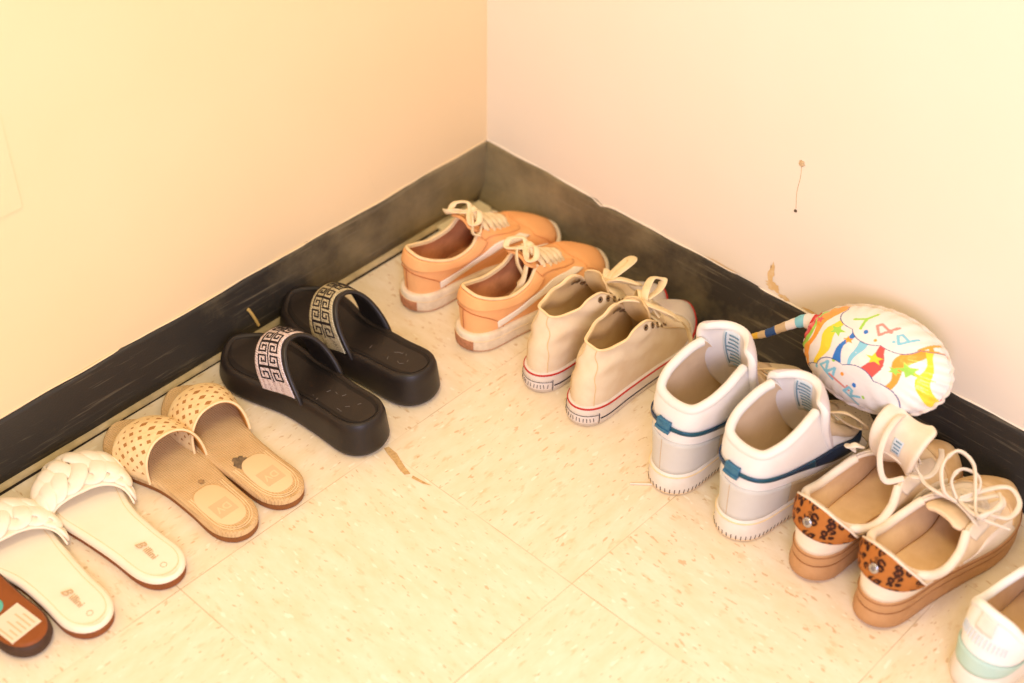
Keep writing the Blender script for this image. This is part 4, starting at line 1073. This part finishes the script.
def leopard_shoe(x, y, a, side, label, kind):
    r = place('leopard_heel_sneaker', label, x, y, a, 'cream sneakers with leopard heels')
    L = .268; ft = Foot(L, side, wk=.95)
    zt = zf(L, [(0, .048), (.3, .044), (.6, .036), (1, .036)]); zb = zf(L, [(0, .004), (.12, 0), (.75, 0), (1, .010)])
    S = Sole(ft, zt, zb, prof=[(.005, 0), (.0008, .08), (0, .25), (.001, .50), (.0028, .56), (.0012, .62), (.0008, .9), (.003, 1)])
    so = S.mesh('gum_sole', 'gum', r)
    for w in (.55, .90):
        mb = MB(); ribbon_on(mb, S, [(u, w) for u in np.linspace(0, 1, 140)], .0012, off=.0002, th=.001, raw=True); mb.build('sole_groove', 'gum_dark', so)
    hz = .109
    rows = [(0, .055, 0, hz+.003, .026, .002, -.012, 0, -.022),
            (.05, .075, .022, hz-.004, .024, .002, -.007, .008, -.022),
            (.115, .150, .0355, .088, .020, .004, 0, .009, -.016),
            (.19, .265, .040, .076, .020, .004, 0, .008, -.014),
            (.26, .375, .037, .082, .022, .004, .002, .009, -.016),
            (.32, .455, .028, .096, .022, .004, .004, .014, -.016),
            (.40, .590, .019, .084, .024, .004, .012, .012, -.006),
            (.46, .665, .010, .074, .022, .003, .030, .008, -.0005),
            (.5, .685, 0, .072, .022, .002, .040, 0, .0015)]
    U = Upper(ft, zt, rows)
    up = U.mesh('leather_upper', ['cream_leather', 'tan_insole', 'cream_white'], r, th=.004)
    pad('insole', ft, .009, lambda q: zt(q)-.001, .004, 'tan_insole', r, dish=.002)
    mb = MB(); u = np.linspace(-.31, .31, 110); P = U.pt(u, u*0+1); nn = surf_normal(U, u, u*0+.99); k = np.clip((np.abs(u)-.05)/.07, 0, 1)[:, None]; sweep(mb, P-np.array([0, 0, .003])-nn*.0055*(1-k)-np.array([0, 0, .006])*(1-k), .0105, .0105, raw=True, seg=10); mb.build('padded_collar', 'cream_white', up)
    band('heel_foxing', U, [-.14, -.07, 0, .07, .14], [0]*5, [.42, .50, .52, .50, .42], .0016, 'cream_white', up, n=70)
    q = [-.105, -.085, -.06, -.03, 0, .03, .06, .085, .105]
    hp = band('leopard_heel_patch', U, q, [.66, .54, .47, .43, .42, .43, .47, .54, .66], [.76, .88, .95, 1.0, 1.0, 1.0, .95, .88, .76], .0050, 'leopard', up, n=80, m=14, th=.0055)
    mb = MB(); ribbon_on(mb, U, list(zip(q, [.76, .88, .95, 1.0, 1.0, 1.0, .95, .88, .76])), .0030, off=.0040, th=.003, n=70); mb.build('patch_edge', 'cream_white', hp)
    c = U.pt(np.array([0.]), np.array([.68]))[0]; n = surf_normal(U, np.array([0.]), np.array([.68]))[0]
    sd = disc('round_stud', c+n*.0058, n, .0058, .0022, 'stud', up, dome=.0005)
    disc('stud_centre', c+n*.0078, n, .0028, .0008, 'dust', sd)
    for sg in (1, -1):
        band('side_panel', U, [sg*.22, sg*.27, sg*.32, sg*.37, sg*.40], [.02]*5, [.12, .42, .55, .50, .30], .0012, 'cream_white' if sg < 0 else 'cream_white', up, n=50)
        band('eyestay', U, [sg*.305, sg*.36, sg*.42, sg*.46], [.74, .70, .66, .76], [.985]*4, .0018, 'cream_white', up, n=50)
        for k, (ua, va) in enumerate([(.15, .30), (.17, .22)]):
            mb = MB(); ribbon_on(mb, U, [(sg*ua, va-.2), (sg*(ua+.03), va), (sg*(ua+.06), va+.25), (sg*(ua+.07), va+.55)], .0009, off=.0008, th=.0009); mb.build('side_seam', 'tan_insole', up)
    band('toe_overlay', U, [.375, .42, .46, .5, .54, .58, .625], [.02]*7, [.30, .52, .70, .76, .70, .52, .30], .0014, 'cream_leather2', up, n=70, m=10)
    us = [.338, .362, .386, .410, .434]
    eyelets('eyelet', U, [(sg*k, .90) for k in us for sg in (1, -1)], .0018, up, 'cream_white')
    x0 = .46*L; z0 = .108
    if kind == 'A':
        # tongue folded up and forward, laces pulled loose over it
        tg, G, Un = tongue('tongue', [(.67*L, .070), (.60*L, .082), (.55*L, .100), (.545*L, .120), (.585*L, .134), (.65*L, .136)], [.016, .022, .028, .032, .033, .032], None, r, arch=.010, th=.007, mats=['cream_white', 'cream_leather'])
        lb = curved_patch('tongue_label', G, 12, 16.5, 4.6, 7.4, .0037, .0006, 'pale_label', tg)
        for k in range(4): curved_patch('label_print', G, 12.6+k, 13.0+k, 4.9, 7.0-.3*(k % 2), .0043, .0003, 'label_ink', lb, n=2, m=4)
        lace_bars(U, us[1:], .90, .0070, .0024, .012, 'white_lace', r)
        lace('lace_end', [(x0-.004, .034, z0-.008), (x0-.010, .040, z0-.002), (x0-.016, .036, z0+.004), (x0-.012, .030, z0+.008), (x0-.004, .028, z0+.002), (x0+.002, .032, z0-.006)], .0085, .0028, 'white_lace', r, up=(0, 0, 1))
        lace('lace_end', [(x0+.050, .014, z0+.030), (x0+.030, .012, z0+.036), (x0+.008, .008, z0+.028), (x0-.008, 0, z0+.010), (x0-.014, -.016, z0-.010), (x0+.004, -.028, z0-.010)], .0070, .0026, 'white_lace', r, up=(-1, 0, 1))
        lace('lace_loop', [(x0+.006, -.034, z0-.004), (x0+.030, -.044, z0-.010), (x0+.060, -.036, z0-.010), (x0+.075, -.026, z0-.012)], .0065, .0024, 'white_lace', r)
    else:
        tongue('tongue', [(.67*L, .070), (.60*L, .080), (.53*L, .088), (.47*L, .094), (.42*L, .098)], [.016, .021, .024, .025, .024], 'cream_leather', r, arch=.006, th=.006)
        lace_bars(U, us, .90, .0070, .0024, .010, 'white_lace', r, cross=True)
        w, t = .0062, .0036
        zt_ = z0
        # big loose bow standing up from the throat
        lace('lace_loop', [(x0+.012, .002, zt_-.006), (x0+.004, .014, zt_+0.0058), (x0+.016, .030, zt_+0.0245), (x0+.040, .030, zt_+0.0317), (x0+.044, .010, zt_+0.0245), (x0+.026, -.010, zt_+0.0101), (x0+.010, -.024, zt_+0.0043), (x0+.002, -.034, zt_+0.0072), (x0+.010, -.040, zt_+0.0130), (x0+.030, -.040, zt_+0.0130), (x0+.046, -.028, zt_+0.0072)], w, t, 'white_lace', r, up=(1, 0, .3), n=110)
        lace('lace_loop', [(x0+.014, .002, zt_-.004), (x0+.022, .018, zt_+0.0072), (x0+.038, .018, zt_+0.0144), (x0+.046, .002, zt_+0.0115), (x0+.036, -.008, zt_+0.0043), (x0+.016, 0, zt_-.002)], .0052, .0030, 'white_lace', r, up=(1, 0, .3))
        lace('lace_loop', [(x0+.014, 0, zt_-.004), (x0+.040, -.010, zt_+0.0014), (x0+.066, -.026, zt_+0.0029), (x0+.060, -.046, zt_-.002), (x0+.036, -.050, zt_-.004), (x0+.022, -.034, zt_-.002), (x0+.016, -.012, zt_-.004)], w, t, 'white_lace', r, up=(.3, 0, 1), n=90)
        lace('lace_loop', [(x0+.016, -.002, zt_-.004), (x0+.036, -.016, zt_-.002), (x0+.054, -.024, zt_-.004), (x0+.050, -.034, zt_-.008), (x0+.030, -.030, zt_-.008), (x0+.016, -.008, zt_-.006)], .0052, .0032, 'white_lace', r)
        lace('lace_end', [(x0+.012, .004, zt_-.006), (x0+.004, .024, zt_-.002), (x0+.008, .040, zt_-.006), (x0+.012, .050, zt_-.004)], .0045, .0035, 'white_lace', r, tip='white_lace')
        lace('lace_end', [(x0+.014, -.004, zt_-.004), (x0+.006, -.022, zt_+0.0014), (x0+.008, -.042, zt_+0.0029), (x0+.016, -.050, zt_-.002)], .0045, .0035, 'white_lace', r, tip='white_lace')
    return r
leopard_shoe(.276, .745, math.radians(6), 1, 'cream sneaker with leopard heel and raised tongue, next to the white high-tops', 'A')
leopard_shoe(.281, .832, math.radians(7), -1, 'cream sneaker with leopard heel and big loose lace bow, right of its mate', 'B')

def last_shoe():
    r = place('white_running_shoe', 'bright white sneaker with mint heel band, cut off at the bottom right', .285, .956, math.radians(9), None)
    L = .262; ft = Foot(L, 1, wk=1.06)
    zt = zf(L, [(0, .040), (.3, .034), (.7, .030), (1, .034)]); zb = zf(L, [(0, .004), (.12, 0), (.75, 0), (1, .010)])
    S = Sole(ft, zt, zb, prof=[(.006, 0), (.002, .08), (0, .3), (.001, .6), (.003, 1)])
    so = S.mesh('midsole', 'white_sole', r)
    rows = [(0, .070, 0, .118, .022, .002, -.008, 0, -.024),
            (.05, .088, .019, .113, .022, .002, -.004, .009, -.024),
            (.115, .145, .031, .092, .020, .004, 0, .010, -.016),
            (.19, .265, .037, .074, .020, .004, 0, .008, -.014),
            (.26, .375, .034, .080, .022, .004, .002, .009, -.016),
            (.32, .455, .026, .092, .022, .004, .004, .014, -.016),
            (.40, .590, .016, .078, .022, .004, .012, .012, -.006),
            (.46, .665, .009, .068, .022, .003, .030, .008, -.0005),
            (.5, .685, 0, .066, .022, .002, .040, 0, .0008)]
    U = Upper(ft, zt, rows)
    up = U.mesh('knit_upper', ['bright_white', 'tan_insole', 'bright_white'], r, th=.005)
    pad('insole', ft, .009, lambda q: zt(q)-.002, .004, 'tan_insole', r)
    band('mint_band', U, [-.16, -.12, -.06, 0, .06, .12, .16], [.0]*7, [.05, .14, .28, .32, .28, .14, .05], .0022, 'mint', up, n=80)
    mb = MB(); u = np.linspace(-.31, .31, 110); P = U.pt(u, u*0+1); sweep(mb, P-np.array([0, 0, .003]), .010, .010, raw=True, seg=10); mb.build('padded_collar', 'bright_white', up)
    mb = MB()
    for k in range(14):
        uu = -.052+k*.008; ribbon_on(mb, U, [(uu, .48), (uu+.001, .62)], .0018, off=.001, th=.0016, n=5)
    mb.build('heel_ribs', 'pale_label', up)
    band('heel_tab', U, [-.018, 0, .018], [.68]*3, [.92]*3, .003, 'white_sole', up, smooth_=False)
    tongue('tongue', [(.67*L, .064), (.60*L, .074), (.52*L, .086), (.45*L, .096), (.40*L, .104)], [.014, .019, .024, .026, .025], 'bright_white', r, arch=.006, th=.006)
    lace_bars(U, [.338, .362, .386, .410, .434], .90, .0070, .0024, .010, 'white_lace', r)
last_shoe()

# ================================================================== BALLOON
def balloon():
    """air-filled foil balloon lying on its side on the shoe toes against the wall"""
    A, B, Cc = .099, .057, .044
    N, K = 420, 150
    th = np.linspace(0, 2*PI, N, endpoint=False); ph = np.linspace(-1, 1, 2*K+1)
    PAL = dict(w=(.86, .84, .80), r=(.80, .10, .09), o=(.93, .38, .05), y=(.95, .72, .05), b=(.03, .20, .62), lb=(.25, .62, .78), g=(.38, .72, .10), k=(.10, .12, .28), rw=(.78, .30, .26))
    def star(x, y, cx, cy, R, rot):
        dx, dy = x-cx, y-cy; rr = math.hypot(dx, dy)
        if rr > R: return False
        a = (math.atan2(dy, dx)-rot) % (2*PI/5); a = abs(a-PI/5); # 0 at notch .. PI/5 at tip
        rin = R*.45; t = a/(PI/5)
        # edge of the star between notch (t=0) and tip (t=1)
        x1, y1 = rin, 0; x2, y2 = R*math.cos(PI/5), R*math.sin(PI/5)
        ux, uy = math.cos(a), math.sin(a); den = ux*(y2-y1)-uy*(x2-x1)
        lim = (x1*(y2-y1)-y1*(x2-x1))/den if abs(den) > 1e-9 else R
        return rr < lim
    def segd(x, y, a, b):
        ax, ay = a; bx, by = b; t = max(0, min(1, ((x-ax)*(bx-ax)+(y-ay)*(by-ay))/((bx-ax)**2+(by-ay)**2)))
        return math.hypot(x-ax-t*(bx-ax), y-ay-t*(by-ay))
    # printed design in the plane of the face: x along the long axis -1..1, y up -1..1
    def cloud(x, y, cx, cy, rx, ry, nb, ph0, amp):
        a = math.atan2((y-cy)/ry, (x-cx)/rx); d = math.hypot((x-cx)/rx, (y-cy)/ry)
        return d/(1+amp*abs(math.sin(a*nb/2+ph0)))
    bands = [(-.90, .10, 'r', .25), (-.80, .055, 'g', .2), (-.71, .075, 'o', .3), (-.46, .065, 'y', .25), (-.20, .06, 'b', .30), (.00, .045, 'lb', .15), (.27, .075, 'r', .28), (.56, .075, 'o', .32), (.84, .06, 'y', -.3)]
    strokes = []
    def glyph(ch, cx, cy, s, rot, col):
        G = {'H': [((0, 0), (0, 1)), ((.7, 0), (.7, 1)), ((0, .5), (.7, .5))], 'A': [((0, 0), (.35, 1)), ((.7, 0), (.35, 1)), ((.15, .4), (.55, .4))],
             'P': [((0, 0), (0, 1)), ((0, 1), (.6, .85)), ((.6, .85), (.6, .6)), ((.6, .6), (0, .45))], 'Y': [((.35, 0), (.35, .5)), ((0, 1), (.35, .5)), ((.7, 1), (.35, .5))],
             'B': [((0, 0), (0, 1)), ((0, 1), (.55, .8)), ((.55, .8), (0, .5)), ((0, .5), (.62, .25)), ((.62, .25), (0, 0))], 'I': [((.3, 0), (.3, 1))],
             'R': [((0, 0), (0, 1)), ((0, 1), (.6, .85)), ((.6, .85), (.6, .6)), ((.6, .6), (0, .45)), ((.2, .45), (.65, 0))], 'T': [((.35, 0), (.35, 1)), ((0, 1), (.7, 1))], 'D': [((0, 0), (0, 1)), ((0, 1), (.65, .7)), ((.65, .7), (.65, .3)), ((.65, .3), (0, 0))]}[ch]
        c, sn = math.cos(rot), math.sin(rot)
        for a, b in G:
            P = []
            for (px, py) in (a, b):
                px, py = (px-.35)*s, (py-.5)*s; P.append((cx+px*c-py*sn, cy+(px*sn+py*c)*1.45))
            strokes.append((P[0], P[1], col))
    for i, (ch, col) in enumerate(zip('YPPAH', ('g', 'rw', 'lb', 'o', 'b'))): glyph(ch, -.10+i*.27, .72-.10*abs(i-.4)*.6, .26-.03*i, 2.6-.1*i, col)
    glyph('B', -.30, -.48, .24, -.55+1.57, 'lb'); glyph('I', -.14, -.66, .30, 1.2, 'rw'); glyph('R', .04, -.80, .18, 1.0, 'lb')
    dots = [(.0, .45, .03, 'b'), (.16, .36, .02, 'o'), (.26, .62, .025, 'rw'), (-.10, -.50, .025, 'o'), (-.26, -.30, .025, 'g'), (.08, -.62, .028, 'b'), (.20, -.78, .02, 'g'), (-.52, -.55, .025, 'lb'), (.36, .46, .02, 'lb'), (-.02, -.70, .02, 'rw')]
    stars = [(-.37, .28, .13, .2, 'g'), (.25, .02, .12, .5, 'y'), (.66, .04, .15, .9, 'g'), (.52, -.06, .09, .1, 'g'), (.82, .0, .12, .3, 'y'), (-.74, .36, .09, .5, 'r'), (-.16, .18, .08, .7, 'o')]
    def colour(x, y, front):
        if not front: x = -x
        c1 = cloud(x, y, .18, .92, .66, .62, 9, .3, .13); c2 = cloud(x, y, -.02, -.98, .72, .66, 10, .9, .13)
        incl = c1 < 1 or c2 < 1
        col = 'w'
        if not incl:
            for bx, bw, bc, sl in bands:
                xx = x-bx-sl*y*.5-.03*math.sin(9*y+bx*7)
                wv = bw*(.75+.35*math.sin(5*y+bx*11))
                if abs(xx) < wv*1.25: col = bc
            for sx, sy, R, ro, sc in stars:
                if star(x, y/1.0, sx, sy, R, ro): col = sc
        else:
            for dx, dy, R, dc in dots:
                if math.hypot(x-dx, (y-dy)*.66) < R: col = dc
            for a, b, sc in strokes:
                if segd(x, y, a, b) < .020: col = sc
        if min(abs(c1-1), abs(c2-1)) < .012: col = 'k'
        return PAL[col]
    rx = .965
    verts = []; cols = []
    for k, p in enumerate(ph):
        # p: -1 back centre .. 0 rim .. 1 front centre
        rho = math.cos(p*PI/2)**.9 if abs(p) < 1 else 0
        hh = math.copysign(abs(math.sin(p*PI/2))**1.0, p)
        for t in th:
            puck = .028*math.exp(-(abs(p)/.32)**2)*math.sin(t*34+2*math.sin(t*3))+.010*math.exp(-(abs(p)/.5)**2)*math.sin(t*17)
            sh = 1+.05*math.cos(2*t)*0
            X = A*rho*math.cos(t)*(1+puck*.25); Y = B*rho*math.sin(t)*(1+puck*.25)
            Z = Cc*hh*(1+.02*math.sin(5*t)*rho)+Cc*puck*.9
            verts.append((X, Y, Z)); cols.append(colour(rho*math.cos(t), rho*math.sin(t), p >= 0))
    mb = MB(); G = np.array(verts).reshape(2*K+1, N, 3); mb.grid(G[1:-1], cv=True)
    o0 = len(mb.v)
    mb.v.append(tuple(G[0].mean(0))); mb.v.append(tuple(G[-1].mean(0)))
    last = (2*K-2)*N
    for i in range(N):
        mb.f.append((i, (i+1) % N, o0)); mb.m.append(0); mb.f.append((last+i, last+(i+1) % N, o0+1)); mb.m.append(0)
    env = mb.build('envelope', 'foil', None)
    cc = np.array(cols).reshape(2*K+1, N, 3)[1:-1].reshape(-1, 3); cc = np.vstack([cc, PAL['w'], PAL['w']])
    a = env.data.color_attributes.new('Col', 'FLOAT_COLOR', 'POINT'); a.data.foreach_set('color', np.c_[cc, np.ones(len(cc))].ravel().astype(np.float32))
    import bmesh
    bmx = bmesh.new(); bmx.from_mesh(env.data); bmesh.ops.recalc_face_normals(bmx, faces=bmx.faces); bmx.to_mesh(env.data); bmx.free()
    r = thing('foil_balloon', 'white foil balloon with coloured streamers and stars lying on shoes against the wall', 'balloon', (.062, .681, .151))
    ax = np.array([.02, .193, .047]); ax /= np.linalg.norm(ax)
    # the printed face looks up and into the room
    nz = np.array([.74, .10, .62]); mtx = frame((0, 0, 0), ax, nz)
    q = mtx.to_3x3().to_quaternion(); r.rotation_mode = 'QUATERNION'; r.rotation_quaternion = q
    env.parent = r
    # crimped seam round the rim
    mb = MB(); P = [(A*(1.012+.006*math.sin(t*40))*math.cos(t), B*(1.012+.006*math.sin(t*40))*math.sin(t), .0014*math.sin(t*29)) for t in np.linspace(0, 2*PI, 240, endpoint=False)]
    sweep(mb, P, .006, .0012, raw=True, closed=True, seg=6); mb.build('crimped_seam', 'toe_cap', env)
    # twisted tail at the left end, striped in leftover print colours
    mb = MB()
    cols_ = ['foil_r', 'foil_w', 'foil_lb', 'foil_w', 'foil_tan', 'foil_navy', 'foil_tan', 'foil_y']
    path = catmull([(-A*.93, .012, .0), (-A*1.10, .012, .002), (-A*1.34, -.002, .000), (-A*1.60, -.020, -.002), (-A*1.80, -.030, -.004)], 49)
    wid = np.interp(np.linspace(0, 1, 49), [0, .1, .4, .8, 1], [.034, .022, .013, .010, .007])
    T = np.gradient(path, axis=0); T /= np.linalg.norm(T, axis=1)[:, None]; S_ = np.cross(T, [0, 0, 1.]); S_ /= np.linalg.norm(S_, axis=1)[:, None]; U_ = np.cross(S_, T)
    G = np.zeros((49, 12, 3))
    for j in range(12):
        an = 2*PI*j/12; G[:, j] = path+S_*(wid*math.cos(an)/2*(1+.06*np.sin(np.arange(49)*1.3+j)))[:, None]+U_*(np.minimum(wid, .016)*math.sin(an)/2*.6)[:, None]
    mb.grid(G, cv=True); mb.fan(G[0]); mb.fan(G[-1])
    for fi in range(48*12): mb.m[fi] = min(7, (fi//12)//6)
    fixn(mb.build('twisted_tail', cols_, r))
for k_, c_ in dict(foil_r=(206, 60, 60), foil_w=(226, 218, 206), foil_lb=(130, 196, 206), foil_tan=(196, 172, 132), foil_navy=(40, 76, 128), foil_y=(214, 172, 60)).items():
    MT[k_] = M('foil tail '+k_, c_, .35, bscale=120, bstr=.6)
balloon()

# ================================================================== LITTLE THINGS
mb = MB(); sweep(mb, [(.4365, -.0068, .050), (.433, -.0068, .043), (.428, -.0068, .030), (.4225, -.0068, .0135)], .0042, .0018, up=(0, 1, 0), n=14, seg=8)
o = mb.build('wood_splinter', 'chip'); tag(o, 'small yellow wood splinter leaning on the baseboard behind a black slide', 'splinter')
mb = MB(); sweep(mb, [(.2935, .519, .0014), (.287, .526, .0014), (.278, .536, .0014), (.268, .548, .0014)], .0026, .0024, n=14, seg=8)
o = mb.build('plastic_lace_tip', 'white_lace'); tag(o, 'thin white stick lying on the floor at the heel of the white high-tops', 'stick')


# ================================================================== LIGHT AND CAMERA
W = bpy.data.worlds.new('room light'); SC.world = W; W.use_nodes = True
bg = W.node_tree.nodes['Background']; bg.inputs[0].default_value = lin((255, 238, 226)); bg.inputs[1].default_value = .62
def area(name, loc, target, size, power, col, sy=None):
    l = bpy.data.lights.new(name, 'AREA'); l.shape = 'RECTANGLE'; l.size = size; l.size_y = sy or size; l.energy = power; l.color = lin(col)[:3]
    o = bpy.data.objects.new(name, l); COL.objects.link(o); o.location = loc
    o.rotation_euler = (Vector(target)-Vector(loc)).to_track_quat('-Z', 'Y').to_euler(); return o
area('ceiling_lamp', (1.2, .7, 2.4), (.2, .3, 0), .5, 12, (255, 234, 180))
area('window_light', (1.6, 1.8, 1.0), (.5, .75, .05), .7, 17, (226, 218, 255))

cam = bpy.data.cameras.new('camera'); co = bpy.data.objects.new('camera', cam); COL.objects.link(co); SC.camera = co
r2 = Vector((-0.68573872, 0.72772576, 0.01332752)); u2 = Vector((-0.47148179, -0.4580799, 0.75356999)); f_ = Vector((-0.55449736, -0.51046844, -0.65723257))
co.matrix_world = Matrix(((r2[0], u2[0], -f_[0], 1.30055), (r2[1], u2[1], -f_[1], 1.25227), (r2[2], u2[2], -f_[2], 1.30055), (0, 0, 0, 1)))
cam.sensor_width = 36; cam.lens = 1508.7/1024*36; cam.clip_start = .02
cam.dof.use_dof = True; cam.dof.focus_distance = 1.80; cam.dof.aperture_fstop = 2.6
vs = SC.view_settings; vs.view_transform = 'Standard'; vs.look = 'None'; vs.gamma = 1; vs.use_curve_mapping = False; vs.exposure = .52
